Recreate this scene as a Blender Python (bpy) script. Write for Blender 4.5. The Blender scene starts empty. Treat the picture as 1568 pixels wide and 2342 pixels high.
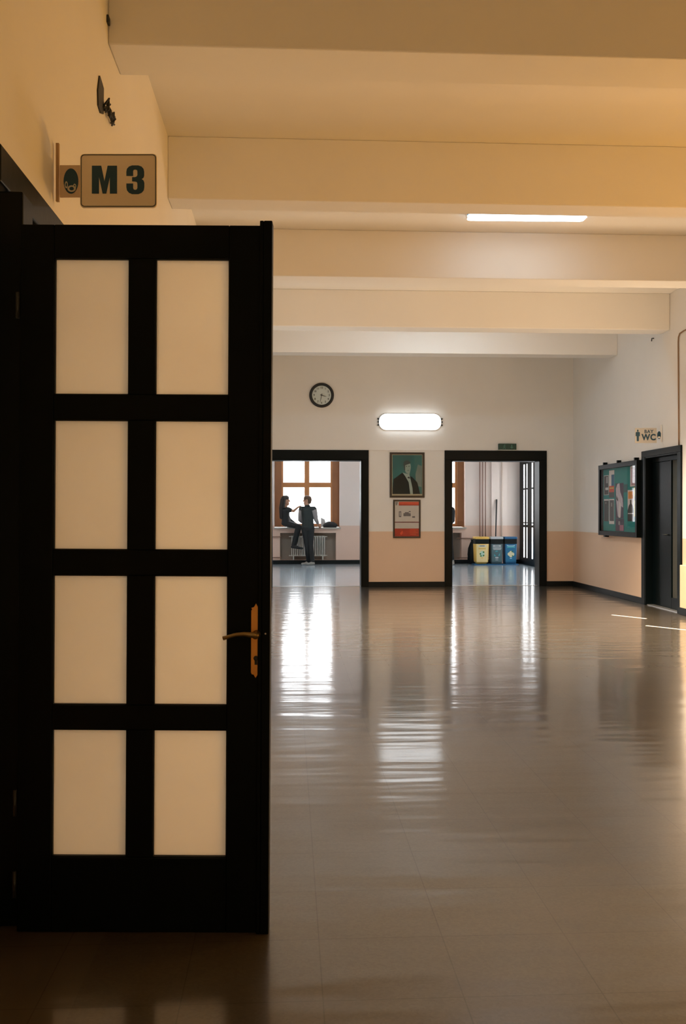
import bpy, bmesh, math, random
from mathutils import Vector, Matrix
random.seed(7)
sc = bpy.context.scene
COL = sc.collection
PI = math.pi

# ------------------------------------------------------------------ camera
cam_d = bpy.data.cameras.new('camera')
cam = bpy.data.objects.new('camera', cam_d); COL.objects.link(cam)
YAW = math.radians(3.143)
cam.location = (0, 0, 1.3)
cam.rotation_euler = (PI / 2, 0, -YAW)
cam_d.sensor_fit = 'HORIZONTAL'
cam_d.sensor_width = 24.0
cam_d.lens = 24.0 * 2240 / 1568
cam_d.shift_y = 1.0 / 1568
cam_d.clip_start = 0.05
sc.camera = cam

# ------------------------------------------------------------------ light and view
w = bpy.data.worlds.new('world'); sc.world = w; w.use_nodes = True
bg = w.node_tree.nodes['Background']
bg.inputs[0].default_value = (0.93, 0.97, 1.0, 1)
bg.inputs[1].default_value = 5.0
LAMP_NEAR = 5.0      # ceiling batten in the second bay
LAMP_FAR = 20.0       # ceiling batten hidden behind the fourth beam
LAMP_WALL = 2.2       # bulkhead lamp over the pier
FILL_REAR = 9.0      # added fill lamps on the wall behind the camera
FILL_CORR = 44.0       # added fill battens in the corridor, unseen
FILL_WARM = 50.0      # added warm fill lamps on the right wall, out of frame
FILL_SIDE = 7.0      # added white fill lamps on the left wall, behind the open door leaf
FILL_LEAF = 10.0      # added cream fill lamp on the left wall just behind the door leaf
FILL_DOWN = 1650.0      # added warm fill spots hidden behind the third and fourth beam
sc.view_settings.view_transform = 'Standard'
sc.view_settings.look = 'None'
sc.view_settings.gamma = 1.0
sc.view_settings.use_curve_mapping = False
sc.view_settings.exposure = 0.83
sc.cycles.use_denoising = True
sc.cycles.max_bounces = 10
sc.cycles.diffuse_bounces = 6
sc.cycles.sample_clamp_indirect = 6.0

# ------------------------------------------------------------------ materials
def nodes(name):
    m = bpy.data.materials.new(name); m.use_nodes = True
    nt = m.node_tree
    return m, nt, nt.nodes, nt.links, nt.nodes['Principled BSDF']

def mat(name, col, rough=0.5, metal=0.0, spec=0.5, var=0.06, scale=9.0, bump=0.0, bscale=60.0, coat=0.0):
    m, nt, N, L, b = nodes(name)
    b.inputs['Roughness'].default_value = rough
    b.inputs['Metallic'].default_value = metal
    b.inputs['Specular IOR Level'].default_value = spec
    b.inputs['Coat Weight'].default_value = coat
    tc = N.new('ShaderNodeTexCoord')
    no = N.new('ShaderNodeTexNoise'); no.inputs['Scale'].default_value = scale; no.inputs['Detail'].default_value = 4
    L.new(tc.outputs['Object'], no.inputs['Vector'])
    mx = N.new('ShaderNodeMix'); mx.data_type = 'RGBA'
    mx.inputs[6].default_value = tuple(max(0, c * (1 - var)) for c in col) + (1,)
    mx.inputs[7].default_value = tuple(min(1, c * (1 + var)) for c in col) + (1,)
    L.new(no.outputs['Fac'], mx.inputs[0]); L.new(mx.outputs[2], b.inputs['Base Color'])
    if bump:
        n2 = N.new('ShaderNodeTexNoise'); n2.inputs['Scale'].default_value = bscale
        L.new(tc.outputs['Object'], n2.inputs['Vector'])
        bp = N.new('ShaderNodeBump'); bp.inputs['Strength'].default_value = bump; bp.inputs['Distance'].default_value = 0.01
        L.new(n2.outputs['Fac'], bp.inputs['Height']); L.new(bp.outputs['Normal'], b.inputs['Normal'])
    return m

def emit(name, col, s):
    m, nt, N, L, b = nodes(name)
    b.inputs['Base Color'].default_value = (0.9, 0.9, 0.9, 1)
    b.inputs['Emission Color'].default_value = col + (1,)
    b.inputs['Emission Strength'].default_value = s
    return m

def wall_mat(name, upper, lower, dado=0.967, rough=0.55):
    """two painted bands: pale paint above, oil paint dado below"""
    m, nt, N, L, b = nodes(name)
    g = N.new('ShaderNodeNewGeometry')
    sp = N.new('ShaderNodeSeparateXYZ'); L.new(g.outputs['Position'], sp.inputs[0])
    no = N.new('ShaderNodeTexNoise'); no.inputs['Scale'].default_value = 1.7; no.inputs['Detail'].default_value = 5
    L.new(g.outputs['Position'], no.inputs['Vector'])
    def band(c):
        mx = N.new('ShaderNodeMix'); mx.data_type = 'RGBA'
        mx.inputs[6].default_value = tuple(k * 0.96 for k in c) + (1,)
        mx.inputs[7].default_value = tuple(min(1, k * 1.04) for k in c) + (1,)
        L.new(no.outputs['Fac'], mx.inputs[0]); return mx
    u, l = band(upper), band(lower)
    gt = N.new('ShaderNodeMath'); gt.operation = 'GREATER_THAN'; gt.inputs[1].default_value = dado
    L.new(sp.outputs['Z'], gt.inputs[0])
    mx = N.new('ShaderNodeMix'); mx.data_type = 'RGBA'
    L.new(gt.outputs[0], mx.inputs[0]); L.new(l.outputs[2], mx.inputs[6]); L.new(u.outputs[2], mx.inputs[7])
    L.new(mx.outputs[2], b.inputs['Base Color'])
    b.inputs['Roughness'].default_value = rough
    b.inputs['Specular IOR Level'].default_value = 0.3
    n2 = N.new('ShaderNodeTexNoise'); n2.inputs['Scale'].default_value = 45; n2.inputs['Detail'].default_value = 3
    L.new(g.outputs['Position'], n2.inputs['Vector'])
    bp = N.new('ShaderNodeBump'); bp.inputs['Strength'].default_value = 0.08; bp.inputs['Distance'].default_value = 0.01
    L.new(n2.outputs['Fac'], bp.inputs['Height']); L.new(bp.outputs['Normal'], b.inputs['Normal'])
    return m

def floor_mat(name, base, border=None, tile=0.3775, ox=0.845, oy=2.605, rough=0.34, coat=1.0):
    """polished terrazzo tiles with thin dark joints, waxed and slightly wavy"""
    m, nt, N, L, b = nodes(name)
    g = N.new('ShaderNodeNewGeometry')
    mp = N.new('ShaderNodeMapping'); mp.inputs['Location'].default_value = (-ox + 20 * tile, -oy + 20 * tile, 0)
    L.new(g.outputs['Position'], mp.inputs['Vector'])
    br = N.new('ShaderNodeTexBrick'); br.offset = 0.0; br.squash = 1.0
    br.inputs['Scale'].default_value = 1.0
    br.inputs['Mortar Size'].default_value = 0.0022; br.inputs['Mortar Smooth'].default_value = 0.3
    br.inputs['Brick Width'].default_value = tile; br.inputs['Row Height'].default_value = tile
    br.inputs['Color1'].default_value = (0.95, 0.95, 0.95, 1); br.inputs['Color2'].default_value = (1.04, 1.04, 1.04, 1)
    br.inputs['Mortar'].default_value = (0.55, 0.55, 0.55, 1)
    L.new(mp.outputs[0], br.inputs['Vector'])
    vo = N.new('ShaderNodeTexVoronoi'); vo.inputs['Scale'].default_value = 120
    L.new(g.outputs['Position'], vo.inputs['Vector'])
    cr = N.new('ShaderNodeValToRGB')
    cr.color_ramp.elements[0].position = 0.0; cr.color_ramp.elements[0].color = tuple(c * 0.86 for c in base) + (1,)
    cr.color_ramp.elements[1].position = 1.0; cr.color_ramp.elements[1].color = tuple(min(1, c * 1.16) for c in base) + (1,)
    sx = N.new('ShaderNodeSeparateXYZ'); L.new(vo.outputs['Color'], sx.inputs[0])
    L.new(sx.outputs[0], cr.inputs[0])
    col = cr.outputs[0]
    if border:
        sp = N.new('ShaderNodeSeparateXYZ'); L.new(g.outputs['Position'], sp.inputs[0])
        lt = N.new('ShaderNodeMath'); lt.operation = 'LESS_THAN'; lt.inputs[1].default_value = border
        L.new(sp.outputs['X'], lt.inputs[0])
        mb = N.new('ShaderNodeMix'); mb.data_type = 'RGBA'
        mb.inputs[7].default_value = tuple(min(1, c * 1.25) for c in base) + (1,)
        L.new(lt.outputs[0], mb.inputs[0]); L.new(col, mb.inputs[6]); col = mb.outputs[2]
    st = N.new('ShaderNodeTexNoise'); st.inputs['Scale'].default_value = 0.9; st.inputs['Detail'].default_value = 6
    L.new(g.outputs['Position'], st.inputs['Vector'])
    rs = N.new('ShaderNodeMapRange'); rs.inputs[3].default_value = 0.82; rs.inputs[4].default_value = 1.12
    L.new(st.outputs['Fac'], rs.inputs[0])
    m1 = N.new('ShaderNodeMix'); m1.data_type = 'RGBA'; m1.blend_type = 'MULTIPLY'; m1.inputs[0].default_value = 1
    L.new(col, m1.inputs[6]); L.new(br.outputs['Color'], m1.inputs[7])
    m2 = N.new('ShaderNodeVectorMath'); m2.operation = 'SCALE'
    L.new(m1.outputs[2], m2.inputs[0]); L.new(rs.outputs[0], m2.inputs['Scale'])
    L.new(m2.outputs[0], b.inputs['Base Color'])
    b.inputs['Roughness'].default_value = rough
    b.inputs['Specular IOR Level'].default_value = 0.3
    b.inputs['Coat Weight'].default_value = coat
    b.inputs['Coat Roughness'].default_value = 0.12
    b.inputs['Coat IOR'].default_value = 1.5
    mw = N.new('ShaderNodeMapping'); mw.inputs['Scale'].default_value = (0.35, 1.8, 1)
    L.new(g.outputs['Position'], mw.inputs['Vector'])
    wv = N.new('ShaderNodeTexNoise'); wv.inputs['Scale'].default_value = 2.2; wv.inputs['Detail'].default_value = 2
    L.new(mw.outputs[0], wv.inputs['Vector'])
    bp = N.new('ShaderNodeBump'); bp.inputs['Strength'].default_value = 0.32; bp.inputs['Distance'].default_value = 0.02
    L.new(wv.outputs['Fac'], bp.inputs['Height'])
    L.new(bp.outputs['Normal'], b.inputs['Normal']); L.new(bp.outputs['Normal'], b.inputs['Coat Normal'])
    return m

def glass_mat(name, tint=(1, 1, 1), refl=0.06):
    m, nt, N, L, b = nodes(name)
    N.remove(b); out = N['Material Output']
    t = N.new('ShaderNodeBsdfTransparent'); t.inputs[0].default_value = tint + (1,)
    gl = N.new('ShaderNodeBsdfGlossy'); gl.inputs['Roughness'].default_value = 0.02
    mx = N.new('ShaderNodeMixShader'); mx.inputs[0].default_value = refl
    L.new(t.outputs[0], mx.inputs[1]); L.new(gl.outputs[0], mx.inputs[2]); L.new(mx.outputs[0], out.inputs[0])
    return m

def pane_mat(name, col):
    """translucent painted-over door glass"""
    m, nt, N, L, b = nodes(name)
    out = N['Material Output']
    b.inputs['Base Color'].default_value = col + (1,); b.inputs['Roughness'].default_value = 0.45
    tr = N.new('ShaderNodeBsdfTranslucent'); tr.inputs[0].default_value = col + (1,)
    g = N.new('ShaderNodeNewGeometry')
    no = N.new('ShaderNodeTexNoise'); no.inputs['Scale'].default_value = 3; no.inputs['Detail'].default_value = 5
    L.new(g.outputs['Position'], no.inputs['Vector'])
    mc = N.new('ShaderNodeMix'); mc.data_type = 'RGBA'
    mc.inputs[6].default_value = tuple(c * 0.93 for c in col) + (1,); mc.inputs[7].default_value = tuple(min(1, c * 1.06) for c in col) + (1,)
    L.new(no.outputs['Fac'], mc.inputs[0]); L.new(mc.outputs[2], b.inputs['Base Color']); L.new(mc.outputs[2], tr.inputs[0])
    mx = N.new('ShaderNodeMixShader'); mx.inputs[0].default_value = 0.92
    L.new(b.outputs[0], mx.inputs[1]); L.new(tr.outputs[0], mx.inputs[2]); L.new(mx.outputs[0], out.inputs[0])
    return m

UP = (0.80, 0.785, 0.75)
LOW = (0.74, 0.54, 0.39)
M = {}
M['wall'] = wall_mat('wall_paint', UP, LOW)
M['ceil'] = mat('ceiling_paint', (0.80, 0.785, 0.75), 0.7, var=0.03, scale=1.5, spec=0.2)
M['cwall'] = wall_mat('corridor_paint', (0.78, 0.67, 0.60), (0.72, 0.51, 0.40))
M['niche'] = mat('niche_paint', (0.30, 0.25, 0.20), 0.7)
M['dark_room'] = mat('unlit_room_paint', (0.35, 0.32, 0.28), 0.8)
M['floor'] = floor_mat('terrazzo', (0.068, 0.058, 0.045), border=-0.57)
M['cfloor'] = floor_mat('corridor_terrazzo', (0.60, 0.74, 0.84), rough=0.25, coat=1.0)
M['black'] = mat('black_gloss_paint', (0.0015, 0.0040, 0.0048), 0.38, spec=0.13, var=0.3, bump=0.05, bscale=25)
M['base'] = mat('black_skirting', (0.006, 0.009, 0.010), 0.45, spec=0.2)
M['pane'] = pane_mat('door_pane', (0.97, 0.95, 0.92))
M['glass'] = glass_mat('window_glass')
M['side_pane'] = pane_mat('sidelight_glass', (0.62, 0.62, 0.56))
M['frame_glass'] = glass_mat('picture_glass', refl=0.05)
M['brass'] = mat('worn_brass', (0.72, 0.36, 0.09), 0.42, metal=0.75, var=0.15)
M['bronze'] = mat('tarnished_lever', (0.30, 0.22, 0.10), 0.35, metal=0.9)
M['steel'] = mat('dull_steel', (0.45, 0.46, 0.45), 0.35, metal=0.9)
M['hinge'] = mat('dark_hinge_steel', (0.05, 0.055, 0.055), 0.4, metal=0.6)
M['wood'] = mat('varnished_pine', (0.52, 0.22, 0.07), 0.4, var=0.2, scale=4)
M['wood_dark'] = mat('brown_window_board', (0.26, 0.105, 0.035), 0.45, var=0.2, scale=4)
M['sill'] = mat('stone_sill', (0.48, 0.44, 0.38), 0.4)
M['rad'] = mat('radiator_enamel', (0.62, 0.60, 0.54), 0.35)
M['pipe'] = mat('brown_pipe_paint', (0.30, 0.17, 0.12), 0.45)
M['pipe_pale'] = mat('cream_pipe_paint', (0.62, 0.50, 0.40), 0.45)
M['white'] = mat('white_enamel', (0.85, 0.85, 0.83), 0.4)
M['lamp_blue'] = mat('blue_lamp_housing', (0.02, 0.22, 0.42), 0.4)
M['sign'] = mat('sign_plastic', (0.88, 0.76, 0.58), 0.5, var=0.02)
M['sign_w'] = mat('white_sign_plastic', (0.82, 0.80, 0.74), 0.45, var=0.02)
M['teal'] = mat('dark_teal_ink', (0.002, 0.050, 0.095), 0.5)
M['grey_ink'] = mat('grey_line_ink', (0.10, 0.11, 0.09), 0.5)
M['wc_plate'] = mat('wc_sign_plastic', (0.50, 0.49, 0.47), 0.45, var=0.02)
M['chrome_white'] = mat('emblem_white', (0.55, 0.52, 0.42), 0.4)
M['clock_face'] = mat('clock_dial', (0.62, 0.70, 0.68), 0.5, var=0.02)
M['ink'] = mat('black_ink', (0.012, 0.014, 0.015), 0.5)
M['exit'] = mat('exit_green', (0.004, 0.05, 0.035), 0.4)
M['exit_fig'] = mat('exit_pale_green', (0.05, 0.17, 0.13), 0.4)
M['board'] = mat('turquoise_felt', (0.005, 0.22, 0.22), 0.9, bump=0.3, bscale=300)
M['frame_brown'] = mat('dark_picture_frame', (0.022, 0.014, 0.008), 0.35)
M['gold_line'] = mat('pale_mount_edge', (0.50, 0.45, 0.30), 0.5)
M['pic_bg'] = mat('portrait_backdrop', (0.008, 0.13, 0.13), 0.6, var=0.6, scale=4)
M['pic_light'] = mat('portrait_light_cloud', (0.16, 0.22, 0.20), 0.6, var=0.4, scale=8)
M['pic_suit'] = mat('portrait_suit', (0.003, 0.012, 0.014), 0.7, spec=0.2)
M['pic_face'] = mat('portrait_face', (0.26, 0.36, 0.32), 0.6, var=0.15, scale=30)
M['pic_shirt'] = mat('portrait_shirt', (0.34, 0.44, 0.40), 0.6)
M['pic_hair'] = mat('portrait_hair', (0.03, 0.06, 0.06), 0.6)
M['red'] = mat('poster_red', (0.42, 0.025, 0.012), 0.4, var=0.3, scale=20)
M['orange_red'] = mat('poster_orange', (0.70, 0.08, 0.03), 0.4)
M['paper'] = mat('poster_paper', (0.60, 0.58, 0.54), 0.5)
M['plan'] = mat('poster_grey_print', (0.22, 0.22, 0.22), 0.5)
M['maroon'] = mat('poster_maroon', (0.14, 0.012, 0.025), 0.5)
M['p_white'] = mat('note_white', (0.62, 0.60, 0.60), 0.7)
M['p_black'] = mat('note_black', (0.012, 0.022, 0.024), 0.6)
M['p_lilac'] = mat('note_lilac', (0.40, 0.27, 0.32), 0.7, var=0.4, scale=25)
M['p_purple'] = mat('note_purple', (0.045, 0.035, 0.075), 0.7, var=0.4, scale=20)
M['p_pale'] = mat('note_pale_violet', (0.50, 0.45, 0.52), 0.7, var=0.3, scale=30)
M['p_yellow'] = mat('note_yellow', (0.62, 0.56, 0.10), 0.7, var=0.3, scale=20)
M['p_orange'] = mat('note_orange', (0.65, 0.26, 0.05), 0.7, var=0.4, scale=30)
M['p_blue'] = mat('note_blue', (0.0, 0.10, 0.22), 0.7)
M['p_red'] = mat('note_red', (0.55, 0.07, 0.03), 0.7, var=0.5, scale=40)
M['p_pink'] = mat('note_pink', (0.32, 0.12, 0.20), 0.7)
M['bin_y'] = mat('yellow_plastic', (0.72, 0.45, 0.10), 0.45)
M['bin_yp'] = mat('cream_sticker', (0.80, 0.62, 0.30), 0.5)
M['bin_g'] = mat('grey_plastic', (0.045, 0.075, 0.085), 0.45)
M['bin_gp'] = mat('slate_sticker', (0.07, 0.13, 0.14), 0.5)
M['bin_gl'] = mat('light_grey_plastic', (0.45, 0.46, 0.46), 0.4)
M['bin_b'] = mat('blue_plastic', (0.004, 0.085, 0.20), 0.45)
M['bin_bp'] = mat('blue_sticker', (0.005, 0.13, 0.25), 0.5)
M['bin_k'] = mat('black_plastic', (0.006, 0.008, 0.008), 0.6, spec=0.2)
M['green'] = mat('recycling_green', (0.02, 0.16, 0.03), 0.5)
M['cream'] = mat('globe_cream', (0.72, 0.66, 0.42), 0.5)
M['mint'] = mat('globe_mint', (0.45, 0.62, 0.50), 0.5)
M['aqua'] = mat('sticker_aqua', (0.05, 0.32, 0.36), 0.5)
M['lightblue'] = mat('sticker_pale_blue', (0.35, 0.55, 0.65), 0.5)
M['skin'] = mat('skin', (0.50, 0.26, 0.16), 0.55, var=0.1)
M['hair'] = mat('dark_hair', (0.018, 0.013, 0.010), 0.5, bump=0.4, bscale=90)
M['hair_b'] = mat('brown_hair', (0.10, 0.05, 0.02), 0.5, bump=0.4, bscale=90)
M['cloth_k'] = mat('black_cloth', (0.012, 0.014, 0.015), 0.8)
M['cloth_d'] = mat('dark_green_cloth', (0.022, 0.030, 0.028), 0.8)
M['cloth_g'] = mat('grey_sleeve', (0.30, 0.27, 0.26), 0.8)
M['shoe'] = mat('pale_sneaker', (0.30, 0.29, 0.26), 0.6)
M['light_sliver'] = mat('white_light_sliver', (0.95, 0.95, 0.93), 0.3)  # white colour standing in for slivers of light
M['cable'] = mat('brown_cable', (0.22, 0.13, 0.07), 0.6)

# ------------------------------------------------------------------ builders
class MB:
    def __init__(s): s.bm = bmesh.new(); s.mi = 0
    def _set(s, fs):
        for f in fs: f.material_index = s.mi
    def box(s, x0, x1, y0, y1, z0, z1):
        v = [s.bm.verts.new(p) for p in ((x0,y0,z0),(x1,y0,z0),(x1,y1,z0),(x0,y1,z0),(x0,y0,z1),(x1,y0,z1),(x1,y1,z1),(x0,y1,z1))]
        s._set([s.bm.faces.new([v[i] for i in q]) for q in ((0,3,2,1),(4,5,6,7),(0,1,5,4),(1,2,6,5),(2,3,7,6),(3,0,4,7))])
        return s
    def prism(s, pts, org, u, v, n):
        """closed polygon pts (2D) on the plane org+u,v, thickened by vector n"""
        org, u, v, n = Vector(org), Vector(u), Vector(v), Vector(n)
        a = [s.bm.verts.new(org + u * p[0] + v * p[1]) for p in pts]
        b = [s.bm.verts.new(org + u * p[0] + v * p[1] + n) for p in pts]
        k = len(pts)
        fs = [s.bm.faces.new(b), s.bm.faces.new(list(reversed(a)))]
        for i in range(k):
            j = (i + 1) % k
            fs.append(s.bm.faces.new((a[i], a[j], b[j], b[i])))
        s._set(fs); return s
    def tube(s, pts, r, n=10):
        rs = r if isinstance(r, (list, tuple)) else [r] * len(pts)
        pts = [Vector(p) for p in pts]; rings = []
        up = None
        for i, p in enumerate(pts):
            d = (pts[min(i + 1, len(pts) - 1)] - pts[max(i - 1, 0)]).normalized()
            if up is None:
                up = Vector((0, 0, 1)) if abs(d.z) < 0.9 else Vector((1, 0, 0))
            a = d.cross(up).normalized(); b = a.cross(d).normalized(); up = b
            rings.append([s.bm.verts.new(p + (a * math.cos(t) + b * math.sin(t)) * rs[i]) for t in [2 * PI * k / n for k in range(n)]])
        fs = []
        for q in range(len(rings) - 1):
            for k in range(n):
                fs.append(s.bm.faces.new((rings[q][k], rings[q][(k + 1) % n], rings[q + 1][(k + 1) % n], rings[q + 1][k])))
        fs.append(s.bm.faces.new(list(reversed(rings[0])))); fs.append(s.bm.faces.new(rings[-1]))
        s._set(fs); return s
    def lathe(s, prof, org, ax, n=40):
        """profile of (radius, height) turned about axis ax through org"""
        org, ax = Vector(org), Vector(ax).normalized()
        a = ax.cross(Vector((0, 0, 1)) if abs(ax.z) < 0.9 else Vector((1, 0, 0))).normalized(); b = ax.cross(a)
        rings = []
        for r, h in prof:
            rings.append([s.bm.verts.new(org + ax * h + (a * math.cos(t) + b * math.sin(t)) * max(r, 1e-4)) for t in [2 * PI * k / n for k in range(n)]])
        fs = []
        for q in range(len(rings) - 1):
            for k in range(n):
                fs.append(s.bm.faces.new((rings[q][k], rings[q][(k + 1) % n], rings[q + 1][(k + 1) % n], rings[q + 1][k])))
        fs.append(s.bm.faces.new(list(reversed(rings[0])))); fs.append(s.bm.faces.new(rings[-1]))
        s._set(fs); return s
    def build(s, name, mats, parent=None, bevel=0.0, smooth=False):
        bmesh.ops.recalc_face_normals(s.bm, faces=s.bm.faces[:])
        me = bpy.data.meshes.new(name); s.bm.to_mesh(me); s.bm.free()
        for m in (mats if isinstance(mats, (list, tuple)) else [mats]): me.materials.append(m)
        o = bpy.data.objects.new(name, me); COL.objects.link(o)
        if smooth:
            me.polygons.foreach_set('use_smooth', [True] * len(me.polygons))
        if bevel:
            b = o.modifiers.new('bevel', 'BEVEL'); b.width = bevel; b.segments = 2; b.limit_method = 'ANGLE'
        if parent is not None:
            o.parent = parent
        return o

def tag(o, label=None, cat=None, group=None, kind=None):
    if label: o['label'] = label
    if cat: o['category'] = cat
    if group: o['group'] = group
    if kind: o['kind'] = kind
    return o

def empty(name, loc, label=None, cat=None, group=None, kind=None, rz=0):
    o = bpy.data.objects.new(name, None); COL.objects.link(o)
    o.location = loc; o.rotation_euler = (0, 0, rz); o.empty_display_size = 0.1
    return tag(o, label, cat, group, kind)

def keep(o, parent):
    """parent a mesh written in world coordinates"""
    o.parent = parent
    o.matrix_parent_inverse = Matrix.Translation(-Vector(parent.location))
    return o

def grid_wall(mb, axis, a0, a1, z0, z1, t0, t1, holes):
    """wall slab with rectangular holes (a0,a1,z0,z1); axis 'x' runs along X with thickness in Y, 'y' along Y with thickness in X"""
    As = sorted({a0, a1, *[h[0] for h in holes], *[h[1] for h in holes]})
    Zs = sorted({z0, z1, *[h[2] for h in holes], *[h[3] for h in holes]})
    for i in range(len(As) - 1):
        run = None
        for j in range(len(Zs) - 1):
            ca, cz = (As[i] + As[i + 1]) / 2, (Zs[j] + Zs[j + 1]) / 2
            solid = not any(h[0] < ca < h[1] and h[2] < cz < h[3] for h in holes)
            if solid and run is None: run = Zs[j]
            if run is not None and (not solid or j == len(Zs) - 2):
                top = Zs[j + 1] if solid else Zs[j]
                if axis == 'x': mb.box(As[i], As[i + 1], t0, t1, run, top)
                else: mb.box(t0, t1, As[i], As[i + 1], run, top)
                run = None
    return mb

def text_mesh(s, size, thick, bold=0.0, gap=1.0):
    cu = bpy.data.curves.new('text', 'FONT'); cu.body = s; cu.size = size; cu.extrude = thick / 2; cu.offset = bold; cu.space_character = gap
    cu.align_x = 'CENTER'; cu.align_y = 'CENTER'
    o = bpy.data.objects.new('text', cu); COL.objects.link(o)
    dg = bpy.context.evaluated_depsgraph_get()
    me = bpy.data.meshes.new_from_object(o.evaluated_get(dg))
    bpy.data.objects.remove(o); bpy.data.curves.remove(cu)
    return me

def put_text(name, s, size, loc, u, v, m, parent, bold=0.0, thick=0.004):
    """lettering lying on plane u (right), v (up)"""
    me = text_mesh(s, size, thick, bold); me.materials.clear(); me.materials.append(m)
    u, v = Vector(u), Vector(v); n = u.cross(v)
    mtx = Matrix((u, v, n)).transposed().to_4x4(); mtx.translation = Vector(loc)
    me.transform(mtx); me.name = name
    o = bpy.data.objects.new(name, me); COL.objects.link(o)
    return keep(o, parent)

def circ(cx, cy, rx, ry=None, n=28, a0=0, a1=2 * PI):
    ry = rx if ry is None else ry
    full = abs(a1 - a0 - 2 * PI) < 1e-6
    return [(cx + rx * math.cos(a0 + (a1 - a0) * i / (n if full else n - 1)), cy + ry * math.sin(a0 + (a1 - a0) * i / (n if full else n - 1))) for i in range(n)]

def rrect(x0, x1, y0, y1, r, n=6):
    out = []
    for cx, cy, a in ((x1 - r, y1 - r, 0), (x0 + r, y1 - r, PI / 2), (x0 + r, y0 + r, PI), (x1 - r, y0 + r, 1.5 * PI)):
        out += [(cx + r * math.cos(a + PI / 2 * k / n), cy + r * math.sin(a + PI / 2 * k / n)) for k in range(n + 1)]
    return out

# ------------------------------------------------------------------ the setting
XL, XR, YB, YF, CZ = -0.93, 5.02, 17.1, 24.68, 4.19
YN = -5.0
def struct(mb, name, m, label, cat, bevel=0.0):
    return tag(mb.build(name, m, bevel=bevel), label, cat, kind='structure')

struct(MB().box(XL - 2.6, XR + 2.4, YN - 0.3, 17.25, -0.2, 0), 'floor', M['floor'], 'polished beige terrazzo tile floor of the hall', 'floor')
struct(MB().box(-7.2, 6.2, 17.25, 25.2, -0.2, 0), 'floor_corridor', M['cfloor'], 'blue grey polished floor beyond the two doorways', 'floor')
struct(MB().box(XL - 2.6, XR + 2.4, YN - 0.3, YB + 0.3, CZ, CZ + 0.2), 'ceiling', M['ceil'], 'cream painted hall ceiling between the beams', 'ceiling')
struct(MB().box(-7.2, 6.2, YB + 0.3, 25.2, 3.9, 4.2), 'ceiling_corridor', M['cwall'], 'plain ceiling of the space beyond the doorways', 'ceiling')
beam_names = ['nearest ceiling beam, dark brown in the photo top', 'orange lit ceiling beam in front of the ceiling lamp',
              'bright lavender ceiling beam just behind the ceiling lamp', 'peach ceiling beam above the wall clock',
              'farthest pale grey ceiling beam close to the back wall']
for y0, wd, lb in zip((5.1, 7.58, 10.0, 12.68, 14.75), (0.36, 0.27, 0.32, 0.32, 0.32), beam_names):
    struct(MB().box(XL, XR, y0, y0 + wd, 3.71, CZ), 'ceiling_beam', M['ceil'], lb, 'beam', bevel=0.008)
for y0 in (2.65, 0.2, -2.25):
    struct(MB().box(XL, XR, y0, y0 + 0.34, 3.71, CZ), 'ceiling_beam', M['ceil'], 'ceiling beam above or behind the camera, out of frame', 'beam')

struct(grid_wall(MB(), 'y', YN, YB, 0, CZ, XL - 0.25, XL, [(3.25, 4.12, -1, 2.33)]), 'wall_left', M['wall'], 'left hall wall carrying the room sign', 'wall')
struct(grid_wall(MB(), 'y', YN, YB, 0, CZ, XR, XR + 0.25, [(12.38, 13.54, -1, 2.08)]), 'wall_right', M['wall'], 'right hall wall with the toilet door and notice board', 'wall')
struct(grid_wall(MB(), 'x', XL - 0.25, XR + 0.25, 0, CZ, YB, YB + 0.3, [(-0.312, 1.273, -1, 2.225), (2.84, 4.425, -1, 2.225)]), 'wall_back', M['wall'], 'back hall wall with two wide doorways', 'wall')
struct(MB().box(XL - 0.25, XR + 0.25, YN - 0.25, YN, 0, CZ), 'wall_front', M['wall'], 'hall wall behind the camera', 'wall')
# classroom behind the open door, toilet lobby behind the right wall: closed dim boxes
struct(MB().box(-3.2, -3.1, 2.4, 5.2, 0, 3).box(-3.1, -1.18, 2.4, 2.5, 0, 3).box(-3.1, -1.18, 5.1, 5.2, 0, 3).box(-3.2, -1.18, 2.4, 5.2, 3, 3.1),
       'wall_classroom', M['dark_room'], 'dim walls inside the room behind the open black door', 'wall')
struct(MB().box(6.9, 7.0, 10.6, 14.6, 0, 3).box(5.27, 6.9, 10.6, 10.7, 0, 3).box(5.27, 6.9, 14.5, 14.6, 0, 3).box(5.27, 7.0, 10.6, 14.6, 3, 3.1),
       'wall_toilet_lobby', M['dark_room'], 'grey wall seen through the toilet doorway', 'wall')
# corridor shell
WC0 = 0.45      # centre of the visible window; the windows repeat every 3.19 m
WPOS = [WC0 - 6.38, WC0 - 3.19, WC0, WC0 + 3.19]
holes = []
for c in WPOS:
    holes.append((c - 0.82, c + 0.82, 0.90, 3.05)); holes.append((c - 0.68, c + 0.727, 0.10, 0.784))
mbf = grid_wall(MB(), 'x', -7.2, 5.96, 0, 3.9, YF, YF + 0.26, [h for h in holes])
grid_wall(mbf, 'x', -7.2, 5.96, 0, 3.9, YF + 0.26, YF + 0.5, [h for h in holes if h[3] > 1])
struct(mbf, 'wall_far', M['cwall'], 'far window wall with radiator niches', 'wall')
struct(MB().box(5.127, 5.531, YF - 0.06, YF, 0, 3.9), 'trim_3', M['cwall'], 'shallow pinkish pilaster on the far wall behind the bins', 'pilaster')
struct(MB().box(-7.2, -7.0, YB + 0.3, YF, 0, 3.9), 'wall_corridor_left', M['cwall'], 'left end wall of the space beyond the doorways', 'wall')
struct(grid_wall(MB(), 'y', YB + 0.3, YF, 0, 3.9, 5.87, 5.96, [(22.80, 24.66, -1, 2.6)]), 'wall_corridor_right', M['cwall'], 'right end wall beyond the doorways with a glazed door', 'wall')
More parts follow.
